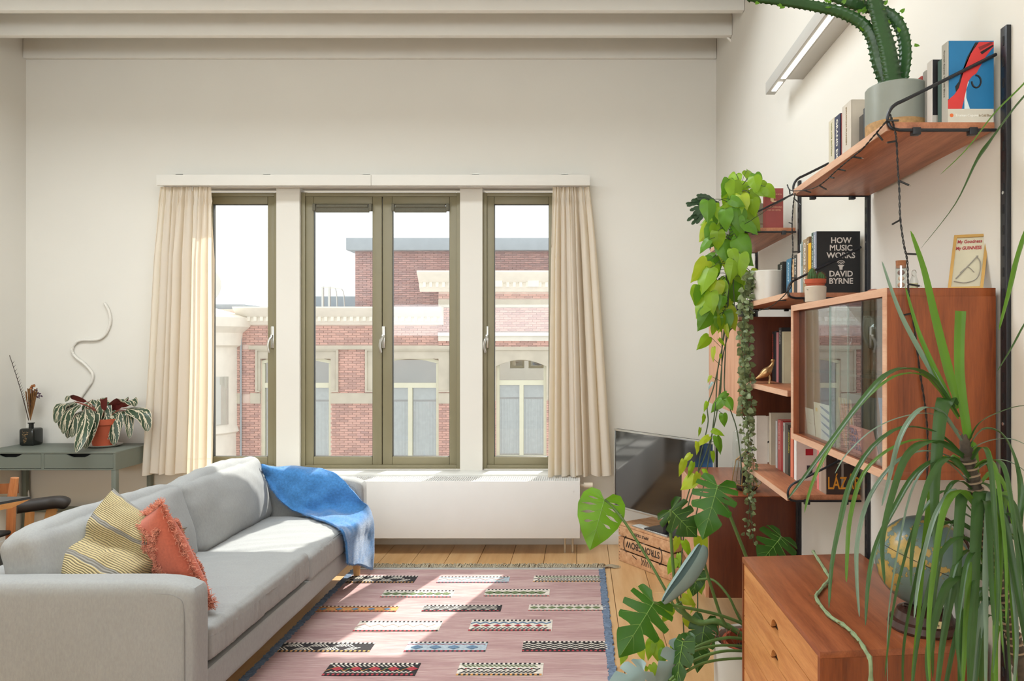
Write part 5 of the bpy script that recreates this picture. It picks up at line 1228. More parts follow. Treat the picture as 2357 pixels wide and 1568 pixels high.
pr = [([(.35+.1*i*0, .95-.22*i), (1, .80-.22*i), (1, .70-.22*i), (.45, .88-.22*i)], (104, 100, 126)) for i in range(4)]+[([(.1, .75), (.22, .75), (.22, .85), (.1, .85)], (232, 196, 110))]
card('white card with violet wavy stripes', 2.30, 2.468, 1.298, (226, 220, 206), .79, .02, pr)
card('cream card with yellow vertical stripes', 2.13, 2.235, 1.33, (232, 220, 198), .80, .03, [([(.02+.2*i, 0), (.12+.2*i, 0), (.12+.2*i, 1), (.02+.2*i, 1)], (226, 182, 106)) for i in range(5)])
R_, q_ = card('pink card with blue hand lettering behind the glass', 1.93, 2.15, 1.262, (214, 146, 140), .785, .03)
for w in (.70, .42, .14): text('HOPLA', .024, q_(.12, w)+Vector((-.001, 0, 0)), q_(1, 0)-q_(0, 0), q_(0, 1)-q_(0, 0), bm_((52, 84, 140)), R_, bold=.001)
card('blue card with white birds at the near end behind the glass', 1.86, 1.935, 1.35, (104, 134, 180), .80, .03, [([(.3, .6), (.5, .66), (.45, .75), (.3, .7)], (230, 230, 226)), ([(.5, .45), (.65, .5), (.6, .6)], (226, 220, 190)), ([(.3, .8), (.42, .82), (.36, .88)], (236, 230, 200))])
card('orange card lying lowest at the near end behind the glass', 1.815, 1.90, 1.225, (228, 112, 86), .78, .01)
card('dark card standing behind the striped ones', 2.05, 2.26, 1.34, (70, 76, 82), .83, .02)
card('grey paper with typed lines behind the blue card', 1.82, 1.90, 1.36, (186, 182, 164), .86, .02, [([(.1, .1+.11*i), (.85, .1+.11*i), (.85, .12+.11*i), (.1, .12+.11*i)], (110, 106, 96)) for i in range(8)])
for i, (x, y) in enumerate([(.86, 1.86), (.92, 1.93), (.86, 2.0), (.92, 2.08), (.86, 2.16), (.92, 2.3), (.86, 2.38)]):
    w = thing('wine_glass', ['stemmed clear glass nearest the front corner of the cabinet shelf', 'second stemmed glass back from the near cabinet corner', 'stemmed glass behind the glossy overlap of the two panes', 'stemmed glass by the cabinet back, fourth from the near side', 'stemmed glass at the centre front of the cabinet shelf', 'stemmed glass by the cabinet back, next to last', 'stemmed glass farthest from the camera on the cabinet shelf'][i], 'glass', (x, y, 1.4035), 'wine glasses in the glass cabinet')
    obj('bowl', B().lathe((x, y, 1.403), [(.004, .07), (.02, .08), (.032, .11), (.034, .14), (.030, .17), (.0285, .17), (.0325, .14), (.0305, .112), (.018, .084), (0, .076)], 20), M['glassj'], w)
    obj('stem', B().lathe((x, y, 1.403), [(0, 0), (.028, .001), (.006, .006), (.003, .02), (.003, .06), (.005, .072)], 18), M['glassj'], w)
# terrarium
tx_, ty_, tz_ = P(1718, 1137, 3.56).x, 3.56, .786
te = thing('terrarium', 'faceted glass terrarium with brass edges on the low cabinet', 'terrarium', (tx_, ty_, tz_))
def rg(r, z, o=0, n=6): return [Vector((tx_+r*math.cos(2*PI*i/n+o), ty_+r*math.sin(2*PI*i/n+o), tz_+z)) for i in range(n)]
r0_, r1_, r2_ = rg(.042, .001), rg(.072, .035), rg(.05, .15); apex = Vector((tx_, ty_, tz_+.195)); wf = B(); gf = B()
for i in range(6):
    j = (i+1) % 6
    for a, c in ((r0_[i], r0_[j]), (r1_[i], r1_[j]), (r0_[i], r1_[i]), (r1_[i], r2_[i]), (r2_[i], r2_[j]), (r2_[i], apex)): wf.tube([a, c], .002, 5)
    for qd in ((r0_[i], r0_[j], r1_[j], r1_[i]), (r1_[i], r1_[j], r2_[j], r2_[i])): gf.bm.faces.new([gf.bm.verts.new(p) for p in qd])
    if i % 2: gf.bm.faces.new([gf.bm.verts.new(p) for p in (r2_[i], r2_[j], apex)])
obj('brass_edges', wf, M['brass'], te); obj('panes', gf, M['glassj'], te)
obj('soil', B().lathe((tx_, ty_, tz_), [(0, .003), (.04, .003), (.055, .018), (0, .02)], 16), M['soil'], te); obj('dark_panel', B().box(tx_-.03, tx_+.005, ty_-.002, ty_+.002, tz_+.02, tz_+.10), M['blackp'], te)
gv = thing('glass_bottle', 'slim clear glass bottle behind the terrarium', 'bottle', (P(1697, 1110, 3.75).x, 3.75, .785)); q = gv.location
obj('glass', B().lathe((q.x, q.y, .785), [(0, 0), (.025, 0), (.026, .10), (.022, .12), (.024, .20), (.020, .26), (.014, .27), (0, .27)], 20), M['glassj'], gv)

# ------------------------------------------------------------------ television on crate
t0 = P(1414.5, 987, 5.1); t1 = P(1645, 1020, 4.37); t0.z = .374; t1.z = .374; ux = (t1-t0); ux.z = 0; Wd = ux.length; ux.normalize(); un = Vector((0, 0, 1)).cross(ux)*-1  # normal towards camera
un = Vector((ux.y, -ux.x, 0)); 
if un.y > 0: un = -un
Ht = .537
Mt = Matrix((ux, -un, Vector((0, 0, 1)))).transposed().to_4x4(); Mt.translation = t0
tv = thing('television', 'flat screen television on a wooden crate, angled into the room', 'television', t0+ux*Wd/2)
obj('back_shell', B().box(.0, Wd, .004, .03, 0, Ht, .004, Mt).box(.2, Wd-.2, .03, .055, .05, .3, .01, Mt), M['blackp'], tv)
obj('bezel', B().box(0, Wd, -.006, .012, 0, .015, .001, Mt).box(0, Wd, -.006, .012, Ht-.011, Ht, .001, Mt).box(0, .010, -.006, .012, .015, Ht-.011, .001, Mt).box(Wd-.010, Wd, -.006, .012, .015, Ht-.011, .001, Mt), M['alu'], tv)
k = NT('screen_glass'); k.b.inputs['Base Color'].default_value = (.012, .012, .013, 1); k.b.inputs['Roughness'].default_value = .06; k.b.inputs['IOR'].default_value = 2.1; M['screen'] = k.m
obj('screen', B().box(.009, Wd-.009, -.001, .005, .012, Ht-.009, 0, Mt), M['screen'], tv)
cz = .268; obj('foot', B().box(.28, .66, .02, .17, cz-.374, cz-.374+.010, .002, Mt).tube([Mt @ Vector((.46, .045, cz-.36)), Mt @ Vector((.46, .045, .06))], .02, 10), M['black'], tv)
# crate
k0 = P(1423.5, 1290, 5.107); k0.z = 0; k1 = P(1547, 1339, 4.647); k1.z = 0; cu_ = (k1-k0); Lc = cu_.length; cu_.normalize(); cn_ = Vector((-cu_.y, cu_.x, 0)); cn_ = cn_ if cn_.y > 0 else -cn_
Mc = Matrix((cu_, cn_, Vector((0, 0, 1)))).transposed().to_4x4(); Mc.translation = k0; Dc = .32
crt = thing('wooden_crate', 'upside down weathered wooden drinks crate under the television', 'crate', k0+cu_*Lc/2+cn_*Dc/2)
M['crate'] = wood('crate_wood', rgb(188, 134, 94), rgb(228, 184, 142), 'X', .8, 1.2)
hs = [(.002, .078), (.088, .168), (.178, .245)]
for y in (0, Dc-.012):
    for z0_, z1_ in hs: obj('slat', B().box(0, Lc, y, y+.012, z0_, z1_, .002, Mc), M['crate'], crt)
for x in (.0, Lc-.014):
    for z0_, z1_ in hs: obj('slat', B().box(x, x+.014, .013, Dc-.013, z0_, z1_, .002, Mc), M['crate'], crt)
for x in (.016, Lc-.034):
    for y in (.013, Dc-.031): obj('corner_post', B().box(x, x+.018, y, y+.018, 0, .246, 0, Mc), M['crate'], crt)
for i in range(4): obj('slat', B().box(.002, Lc-.002, .0+i*.081, .076+i*.081, .247, .262, .002, Mc), M['crate'], crt)
nl = B()
for x in (.012, Lc-.012):
    for z0_, z1_ in hs:
        for f_ in (.2, .5, .8): nl.tube([Mc @ Vector((x, -.0008, z0_+(z1_-z0_)*f_)), Mc @ Vector((x, .001, z0_+(z1_-z0_)*f_))], .003, 6)
obj('nails', nl, M['blackp'], crt, kind='stuff')
ink = mat('crate_ink', rgb(62, 50, 44), .9, var=.3, vs=60)
mid_c = Mc @ Vector((Lc*.52, -.001, .158)); text('STRONGBOW', .062, Mc @ Vector((Lc*.47, -.001, .155)), -cu_, (0, 0, -1), ink, crt, align='CENTER', bold=.001, sx=.88)
text('APPLE CIDER', .026, Mc @ Vector((Lc*.45, -.001, .225)), -cu_, (0, 0, -1), ink, crt, align='CENTER', bold=.0005)
for s_ in (-1, 1): obj('printed_arc', B().tube([Mc @ Vector((Lc*.47+s_*(.165+.035*math.cos(a)), -.001, .132+.055*math.sin(a))) for a in [math.radians(q) for q in range(-80, 81, 16)]], .0035, 5), ink, crt)
b = B()
for a in range(5): b.tube(smooth_path([Mc @ Vector((Lc*.45+.02*a, -.001, .075-.01*(a % 2))), Mc @ Vector((Lc*.47+.02*a, -.001, .05)), Mc @ Vector((Lc*.46+.022*a, -.001, .03))], 3), .0028, 5)
b.tube([Mc @ Vector((Lc*.28+.0*a, -.001, .07)), Mc @ Vector((Lc*.36, -.001, .055))], .003, 5)
obj('printed_emblem', b, ink, crt)
kb = thing('baseplate', 'thin grey keyboard lying on the crate under the television', 'baseplate', k0+Vector((0, 0, .262)))  # perforated base plate of the television foot
obj('body', B().box(.14, .5, .006, .075, .262, .270, .002, Mc), M['alu'], kb); ks = B()
for i in range(15):
    for j in range(4): ks.box(.15+i*.023, .168+i*.023, .010+j*.016, .022+j*.016, .270, .2725, 0, Mc)
obj('perforation', ks, M['white'], kb, kind='stuff')

# ------------------------------------------------------------------ chest of drawers
cA = Vector((.566, 2.573, 0)); cB = Vector((.578, 1.775, 0)); cdir = (cB-cA).normalized(); cdep = Vector((-cdir.y, cdir.x, 0)); cdep = cdep if cdep.x > 0 else -cdep
cdep = (cdep+Vector((0, .085, 0))).normalized(); Lh = (cB-cA).length; Dh = .43
Mh = Matrix((cdir.to_4d().to_3d(), cdep, Vector((0, 0, 1)))).transposed().to_4x4(); Mh.translation = cA
co_ = thing('chest_of_drawers', 'teak chest of drawers with half moon pulls in the right foreground', 'chest of drawers', cA+cdir*Lh/2+cdep*Dh/2)
hb = B(); hb.box(0, Lh, 0, Dh, .733, .75, .001, Mh); obj('top', hb, M['teakt'], co_)
hb = B(); hb.box(0, .018, .0, Dh, .16, .733, 0, Mh); hb.box(Lh-.018, Lh, .0, Dh, .16, .733, 0, Mh); hb.box(0, Lh, Dh-.01, Dh, .16, .733, 0, Mh); hb.box(0, Lh, .02, Dh, .16, .178, 0, Mh); obj('case', hb, M['teak'], co_)
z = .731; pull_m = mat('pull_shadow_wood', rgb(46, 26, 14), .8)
for i in range(6):
    h = .0905; z1_ = z; z0_ = z-h; a, e = .019, Lh-.019; m_ = Lh/2
    hw = .040
    pr = [(a, z1_), (e, z1_), (e, z0_+.004)]+[(m_+hw*math.cos(t), z0_+.004+.032*math.sin(t)) for t in [math.radians(q) for q in range(0, 181, 15)]]+[(a, z0_+.004)]
    d = obj('drawer', B().prism([Mh @ Vector((x, .003, zz)) for x, zz in pr], Mh.to_3x3() @ Vector((0, .014, 0))), M['teakl'], co_)
    obj('pull_recess', B().box(m_-hw-.01, m_+hw+.01, .0172, .0185, z0_+.002, z0_+.045, 0, Mh), pull_m, d)  # flat plate behind the cutout, its dark colour stands in for shade
    z = z0_
for x in (.04, Lh-.04):
    for y in (.05, Dh-.05): obj('leg', B().tube([Mh @ Vector((x, y, 0)), Mh @ Vector((x, y, .16))], [.012, .018], 12), M['teak'], co_)
# dead stem
stp = [(1872, 1270, 2.55), (1880, 1283, 2.50), (1893, 1303, 2.42), (1905, 1323, 2.34), (1910, 1331, 2.32), (1897, 1348, 2.27), (1885, 1363, 2.22), (1878, 1374, 2.18), (1890, 1395, 2.11), (1912, 1420, 2.04), (1940, 1438, 1.98), (1960, 1455, 1.93), (1980, 1478, 1.865), (1993, 1500, 1.81)]
pts_ = []
for x, y, Y in stp:
    q = F(x, y, .757); pts_.append(q)
pts_ += [P(2003, 1520, pts_[-1].y-.04), P(2004, 1568, pts_[-1].y-.05), P(2000, 1640, pts_[-1].y-.05)]
st_ = thing('dry_stem', 'pale jointed plant stem lying across the chest of drawers', 'plant', pts_[6])
obj('stem', B().tube(smooth_path(pts_, 4), [.0048+(.0018 if i % 5 == 0 else 0) for i in range(len(pts_)*4-3)], 7), mat('stem_pale', rgb(140, 158, 118), .6, var=.15, vs=50), st_)
nb = B()
for q in pts_[3:13]: nb.tube([q, q+Vector((random.uniform(-.02, .02), random.uniform(-.01, .01), .004))], [.002, .0008], 5)
obj('nodes', nb, M['dry'], st_, kind='stuff')
# globe
gx, gy = P(2122, 1300, 1.93).x, 1.93; gz = .925; gl = thing('globe', 'old blue and yellow globe on a brown foot on the chest of drawers', 'globe', (gx, gy, .75))
k = NT('globe_map'); k.b.inputs['Roughness'].default_value = .3; v = k.co(); n1 = k.noise(v, 9, 6, .6); n2 = k.noise(k.co(), 55, 3)
k.l(k.ramp(n1, [(.0, rgb(82, 104, 106)), (.515, rgb(96, 118, 116)), (.525, rgb(80, 96, 80)), (.535, rgb(166, 138, 72)), (.62, rgb(178, 150, 82)), (.68, rgb(122, 130, 88)), (.9, rgb(160, 104, 60))]), k.b.inputs['Base Color']); M['globe'] = k.m
obj('ball', B().ball((gx, gy, gz), .115, 5), M['globe'], gl)
axd = Vector((math.sin(math.radians(23)), 0, math.cos(math.radians(23)))); gm = mat('globe_foot', rgb(66, 42, 36), .25, var=.08)
s3 = axd.cross(Vector((0, -1, 0))).normalized()
arc = [Vector((gx, gy, gz))+(axd*math.cos(a)+s3*math.sin(a))*.125 for a in [PI*i/20 for i in range(21)]]
obj('meridian', B().tube(arc, .0045, 6), gm, gl)
obj('foot', B().lathe((gx+.005, gy, .75), [(0, 0), (.086, 0), (.090, .008), (.084, .022), (.074, .026), (.066, .045), (.045, .056), (.018, .062), (.012, .070), (.010, .078), (0, .08)], 36), gm, gl)
obj('equator_line', B().tube([Vector((gx, gy, gz))+(s3*math.cos(a)+Vector((0, -1, 0))*math.sin(a))*.1153 for a in [2*PI*i/40 for i in range(41)]], .0009, 5), M['dryd'], gl)
tg = obj('tape_label', B().prism([(gx-.022, gy-.0795, .778), (gx+.02, gy-.0795, .776), (gx+.02, gy-.077, .793), (gx-.022, gy-.077, .795)], (0, -.001, 0)), bm_((214, 196, 150)), gl, label='cream tape label'); text('B54+', .012, (gx-.018, gy-.0812, .780), (1, 0, 0), (0, .15, 1), M['dryd'], gl)
# ------------------------------------------------------------------ lime trailing plant
HEART2 = [(0, .02, -.0), (.1, .15, -.10), (.24, .32, -.08), (.38, .41, .10), (.55, .42, .33), (.70, .33, .56), (.84, .19, .78), (.93, .08, .90), (1, 0, 1.03)]
po = thing('trailing_pothos', 'lime green heart leaved vine spilling from the top far shelf to the floor', 'plant', (.84, 3.62, Z3))
obj('pot', B().lathe((.845, 3.62, Z3), [(0, 0), (.060, 0), (.066, .02), (.064, .035), (.070, .04), (.074, .12), (.076, .135), (.069, .135), (.067, .12), (0, .11)], 28), bm_((196, 196, 176), .4), po, label='pale green embossed pot')
obj('pot_relief', B().box(.77, .775, 3.58, 3.62, Z3+.05, Z3+.1, .002), bm_((170, 110, 110)), po)
rnd = random.Random(5)
env = [(412, 1688, 1745), (440, 1628, 1772), (480, 1624, 1755), (520, 1618, 1735), (560, 1614, 1712), (600, 1620, 1718), (640, 1612, 1740), (680, 1610, 1706), (720, 1616, 1700), (745, 1622, 1690)]
def lv_(ax, ay, tx, ty, Y, w=.95, m=None, nr=None, dr=.25):
    a = P(ax, ay, Y); t = P(tx, ty, Y-.01+rnd.uniform(-.03, .02)); b = B()
    leaf_mesh(b, a, t, nr or (rnd.uniform(-.9, .7), -1, rnd.uniform(.1, .9)), w, nu=14, nv=4, tab=HEART2, droop=dr, cup=rnd.uniform(.15, .4))
    return obj('leaf', b, m or rnd.choice([M['leaf_lime'], M['leaf_lime'], M['leaf_lime'], M['leaf_green2'], M['leaf_green2'], M['leaf_lime2']]), po, sharp=False)
pet = B(); cen = smooth_path([Vector((.80, 3.6, Z3+.13)), P(1700, 440, 3.55), P(1680, 500, 3.42), P(1682, 560, 3.38), P(1680, 640, 3.38), P(1672, 700, 3.38), P(1668, 760, 3.38)], 8)
def near(p): return min(cen, key=lambda c: (c-p).length+abs(c.z-p.z-.02))
for i in range(104):
    y = 412+333*(i+rnd.random())/104
    for (ya, a0, a1), (yb, b0, b1) in zip(env[:-1], env[1:]):
        if ya <= y <= yb: f = (y-ya)/(yb-ya); lo, hi = a0+(b0-a0)*f, a1+(b1-a1)*f; break
    x = lo+(hi-lo)*rnd.random()**.9; L = rnd.uniform(30, 58); cxm = (lo+hi)/2; ang = (x-cxm)/(hi-lo)*1.1+rnd.gauss(0, .35)
    Y = rnd.uniform(3.30, 3.52) if y > 470 else rnd.uniform(3.38, 3.68)
    ax, ay = x-.35*L*math.sin(ang), y-L*.4; tx, ty = ax+L*math.sin(ang), ay+L*math.cos(ang)
    o = lv_(ax, ay, tx, ty, Y, rnd.uniform(.8, 1.05)); p = P(ax, ay, Y); c = near(p); pet.tube(smooth_path([c, (c+p)/2+Vector((0, -.01, .015)), p], 3), .0016, 4)
for (ax, ay, tx, ty, Y, w, m) in [(1741, 430, 1779, 450, 3.42, .8, 'leaf_lime'), (1700, 425, 1738, 425, 3.5, .8, 'leaf_lime'), (1733, 458, 1738, 500, 3.35, .9, 'leaf_lime'), (1696, 448, 1712, 488, 3.36, .9, 'leaf_lime'), (1684, 475, 1656, 512, 3.34, .85, 'leaf_lime'),
        (1632, 775, 1609, 803, 3.36, .8, 'leaf_lime'), (1645, 748, 1640, 773, 3.37, .8, 'leaf_lime'), (1668, 735, 1650, 765, 3.36, .6, 'leaf_lime2'), (1670, 748, 1674, 780, 3.34, .5, 'leaf_lime2'), (1655, 780, 1670, 797, 3.36, .5, 'leaf_lime'), (1642, 800, 1638, 830, 3.36, .45, 'leaf_lime2'), (1659, 815, 1656, 828, 3.36, .7, 'leaf_lime'),
        (1636, 865, 1628, 880, 3.36, .6, 'leaf_lime2'), (1640, 880, 1628, 896, 3.34, .5, 'leaf_grey'), (1673, 905, 1645, 925, 3.33, .55, 'leaf_green2'), (1662, 920, 1634, 948, 3.32, .8, 'leaf_green2'), (1672, 917, 1686, 942, 3.32, 1.0, 'leaf_green2'), (1628, 925, 1622, 945, 3.33, .5, 'leaf_lime'), (1622, 955, 1620, 975, 3.33, .5, 'leaf_lime'), (1664, 953, 1668, 983, 3.30, .85, 'leaf_green2'),
        (1640, 990, 1668, 1000, 3.28, .7, 'leaf_lime'), (1612, 985, 1610, 1005, 3.30, .5, 'leaf_lime'), (1650, 1005, 1663, 1042, 3.26, .7, 'leaf_green2'), (1632, 1005, 1605, 1025, 3.28, .5, 'leaf_lime2'), (1605, 1018, 1608, 1045, 3.26, .6, 'leaf_lime2'), (1640, 1040, 1645, 1068, 3.25, .5, 'leaf_lime'), (1590, 1045, 1572, 1065, 3.24, .6, 'leaf_lime2'), (1575, 1060, 1566, 1098, 3.22, .6, 'leaf_lime2'), (1595, 1065, 1586, 1100, 3.2, .5, 'leaf_lime'),
        (1600, 1100, 1565, 1125, 3.18, 1.0, 'leaf_lime2'), (1608, 1090, 1598, 1118, 3.18, .7, 'leaf_lime2'), (1620, 1080, 1632, 1098, 3.2, .6, 'leaf_lime'), (1560, 1238, 1556, 1272, 3.05, .7, 'leaf_lime2'), (1575, 1245, 1592, 1280, 3.05, .7, 'leaf_lime'), (1612, 1235, 1625, 1290, 3.0, .8, 'leaf_lime2'), (1552, 1285, 1532, 1320, 3.0, .95, 'leaf_lime'), (1562, 1275, 1560, 1310, 3.0, .5, 'leaf_lime'), (1590, 1345, 1585, 1380, 2.98, .8, 'leaf_lime2'), (1570, 1375, 1602, 1392, 2.98, .9, 'leaf_lime2'), (1598, 1390, 1592, 1412, 2.98, .4, 'leaf_lime2'),
        (1500, 1475, 1490, 1520, 2.75, .75, 'leaf_lime'), (1510, 1478, 1522, 1530, 2.75, .9, 'leaf_lime'), (1490, 1535, 1487, 1550, 2.72, .8, 'leaf_lime'), (1575, 1510, 1598, 1530, 2.7, .6, 'leaf_green2'), (1470, 1460, 1478, 1490, 2.80, .9, 'leaf_lime2'), (1472, 1492, 1480, 1520, 2.8, .9, 'leaf_lime2'), (1455, 1470, 1432, 1492, 2.8, .6, 'leaf_lime2'), (1545, 1485, 1556, 1500, 2.7, .8, 'leaf_lime'), (1560, 1180, 1540, 1215, 3.1, .9, 'leaf_lime2'), (1585, 1290, 1600, 1330, 3.0, .9, 'leaf_green2'), (1612, 1330, 1622, 1372, 2.98, .9, 'leaf_lime'), (1548, 1345, 1540, 1385, 3.0, .8, 'leaf_lime'), (1580, 1420, 1600, 1452, 2.95, .9, 'leaf_lime2'), (1545, 1400, 1528, 1436, 2.95, .9, 'leaf_lime'), (1530, 1495, 1520, 1530, 2.7, .9, 'leaf_green2'), (1500, 1530, 1515, 1562, 2.65, .8, 'leaf_lime'), (1440, 1500, 1425, 1530, 2.7, .8, 'leaf_lime')]:
    lv_(ax, ay, tx, ty, Y, w*.95, M[m])
for vv in ([(1668, 560), (1672, 660), (1668, 740), (1662, 800), (1650, 860), (1640, 900), (1628, 935), (1630, 970), (1622, 1010), (1612, 1050), (1604, 1100), (1585, 1160), (1574, 1230), (1568, 1300), (1566, 1360), (1572, 1420), (1574, 1460)],
           [(1675, 560), (1676, 700), (1664, 790), (1652, 850), (1648, 920), (1640, 990), (1632, 1050), (1622, 1110), (1600, 1200), (1604, 1300), (1606, 1390), (1604, 1425)],
           [(1680, 600), (1672, 760), (1668, 850), (1668, 900), (1680, 940), (1695, 985), (1703, 1040), (1708, 1090)],
           [(1686, 620), (1690, 700), (1688, 750), (1678, 765), (1664, 820), (1658, 880), (1650, 950), (1636, 1010), (1615, 1070), (1590, 1120), (1578, 1160)],
           [(1655, 640), (1660, 720), (1662, 800), (1660, 880), (1658, 910)]):
    n_ = len(vv); pet.tube(smooth_path([P(x, y, 3.38-.35*max(0, (y-850)/600)) for x, y in vv], 5), .0028, 5)
for (a, c) in (((1636, 776), (1660, 800)), ((1642, 826), (1660, 842)), ((1640, 868), (1660, 878)), ((1672, 917), (1650, 948)), ((1664, 953), (1645, 940))): pet.tube([P(*a, 3.36), P(*c, 3.37)], .0015, 4)
obj('stems', pet, M['stemd'], po, kind='stuff')
# dark flat stemmed cactus
fc = thing('forest_cactus', 'dark flat jointed cactus poking out left of the lime green plant', 'plant', (.80, 3.95, Z3))
obj('pot', B().lathe((.80, 3.98, Z3), [(0, 0), (.045, 0), (.055, .08), (.048, .08), (0, .07)], 22), M['potgrey'], fc)
rnd = random.Random(8)
for i in range(12):
    a = rnd.uniform(-.4, .9); e = (1578+rnd.uniform(0, 26), 455+i*5.6+rnd.uniform(-6, 6)); s_ = (1650+rnd.uniform(-6, 6), 480+rnd.uniform(-12, 8)); m_ = ((e[0]+s_[0])/2, (e[1]+s_[1])/2-8)
    b = strip_leaf([P(*s_, 3.93), P(*m_, 3.88), P(*e, 3.84)], .022, lambda t: (.65+.35*abs(math.sin(t*19)))*(1-max(0, t-.85)*4), .1, 22, side=Vector((.2, .3, 1)), nw=2)
    obj('flat_stem', b, mat('flat_stem', rgb(52, 78, 50), .5, var=.2, vs=30) if i == 0 else bpy.data.materials['flat_stem'], fc, sharp=False)
obj('flat_stem', strip_leaf([Vector((.80, 3.97, Z3+.07)), Vector((.77, 3.96, Z3+.12)), P(1650, 482, 3.93)], .02, lambda t: 1, .1, 10, side=Vector((0, .5, 1)), nw=2), bpy.data.materials['flat_stem'], fc, sharp=False)

# ------------------------------------------------------------------ monstera
mpx, mpy, mpr, mpz = .672, 2.87, .150, .345
mo = thing('monstera', 'big split leaved plant in a white floor pot behind the chest of drawers', 'plant', (mpx, mpy, 0))
obj('pot', B().lathe((mpx, mpy, 0), [(0, 0), (.135, 0), (.145, .012), (mpr, mpz), (mpr-.004, mpz+.006), (mpr-.012, mpz), (mpr-.014, .05), (0, .05)], 48), M['potwhite'], mo)
obj('inner_pot', B().lathe((mpx+.01, mpy, .05), [(.09, 0), (.118, .275), (.126, .275), (.126, .29), (.114, .29), (.108, .24), (0, .235)], 36), M['terracotta'], mo)
obj('soil', B().lathe((mpx+.01, mpy, .29), [(0, .004), (.108, 0)], 28), M['soil'], mo)
SL = lambda *us: [(u, .018, v) for u, v in us]
S1 = [(.36, .018, .3, .72), (.47, .02, .3, .8), (.58, .02, .3, .8), (.70, .016, .35, .75)]; S2 = SL((.30, .5), (.43, .34), (.57, .30), (.72, .38)); S3 = SL((.34, .5), (.50, .34), (.68, .34))
def ml(a, t, nr, w, sl, m, wid=.016, droop=.12, cup=.12, curl=0):
    b = B(); sl = [((s[0], wid*(1+.5*(i % 2)), s[2]) if len(s) < 4 else s) for i, s in enumerate(sl)]
    leaf_mesh(b, P(*a), P(*t), nr, w, sl, nu=34, nv=8, droop=droop, cup=cup, curl=curl)
    o = obj('leaf', b, M[m], mo, sharp=False)
    A_, T_ = P(*a), P(*t); y = T_-A_; L = y.length; y.normalize(); n_ = Vector(nr); n_ = (n_-y*n_.dot(y)).normalized(); x = y.cross(n_)
    def q(lx, ly): return A_+x*lx*L+y*ly*L+n_*(-cup*abs(lx)**1.3-droop*max(0, ly)**2+.006)*L
    v = B(); v.tube([q(0, i/8*.95) for i in range(9)], [.0018*(1-i/11) for i in range(9)], 5)
    for ly, ex, ey in ((.0, .42, -.06), (.06, .44, .16), (.2, .38, .40), (.4, .27, .62), (.6, .16, .80)):
        for s_ in (-1, 1): v.tube([q(s_*ex*w*i/4, ly+(ey-ly)*(i/4)**1.15) for i in range(5)], [.001*(1-i/6) for i in range(5)], 4)
    if m != 'leaf_grey': obj('veins', v, M['vein'], o)
    else: v.bm.free()
    return o
M['vein'] = mat('leaf_vein', rgb(120, 160, 70), .5)
M['leaf_bright'] = mat('leaf_bright_green', rgb(116, 172, 36), .4, var=.12, vs=12, trans=.4)  # brighter green than the other monstera leaves
ml((1391, 1150, 3.0), (1360, 1266, 2.92), (.12, -1, .25), .92, S1, 'leaf_bright', .012)
ml((1652, 1118, 2.80), (1618, 1242, 2.74), (-.1, -1, .3), .86, S2+[(.50, .010, .25, .6)], 'leaf_mon', .026)
ml((1544, 1174, 2.86), (1606, 1238, 2.84), (-.2, -1, .3), 1.0, S3, 'leaf_dark', .024)
ml((1504, 1388, 2.72), (1428, 1514, 2.62), (.2, -1, .5), .90, S2, 'leaf_mon', .028)
ml((1799, 1236, 3.12), (1752, 1292, 3.0), (-.1, -1, .6), 1.0, SL((.35, .35), (.55, .3), (.72, .4)), 'leaf_dark', .03)
ml((1622, 1432, 2.88), (1606, 1550, 2.80), (-.1, -1, .2), .62, SL((.5, .6), (.7, .6)), 'leaf_dark', .012)
ml((1606, 1318, 2.95), (1594, 1374, 2.93), (-.3, -1, .1), .75, [], 'leaf_dark')
ml((1572, 1478, 2.60), (1550, 1590, 2.52), (-.8, -1, .2), .55, SL((.5, .4), (.7, .4)), 'leaf_dark', .015, cup=.5)
ml((1566, 1500, 2.62), (1512, 1600, 2.5), (.8, -.6, .6), .6, SL((.4, .4), (.6, .4)), 'leaf_grey', .02, cup=.4)
ml((1482, 1545, 2.45), (1392, 1600, 2.35), (.1, -.8, .8), .7, SL((.4, .4), (.6, .4)), 'leaf_grey', .02, cup=.4)
ml((1600, 1480, 2.75), (1540, 1540, 2.66), (.0, -.8, .9), .8, SL((.45, .4), (.65, .4)), 'leaf_dark', .018)
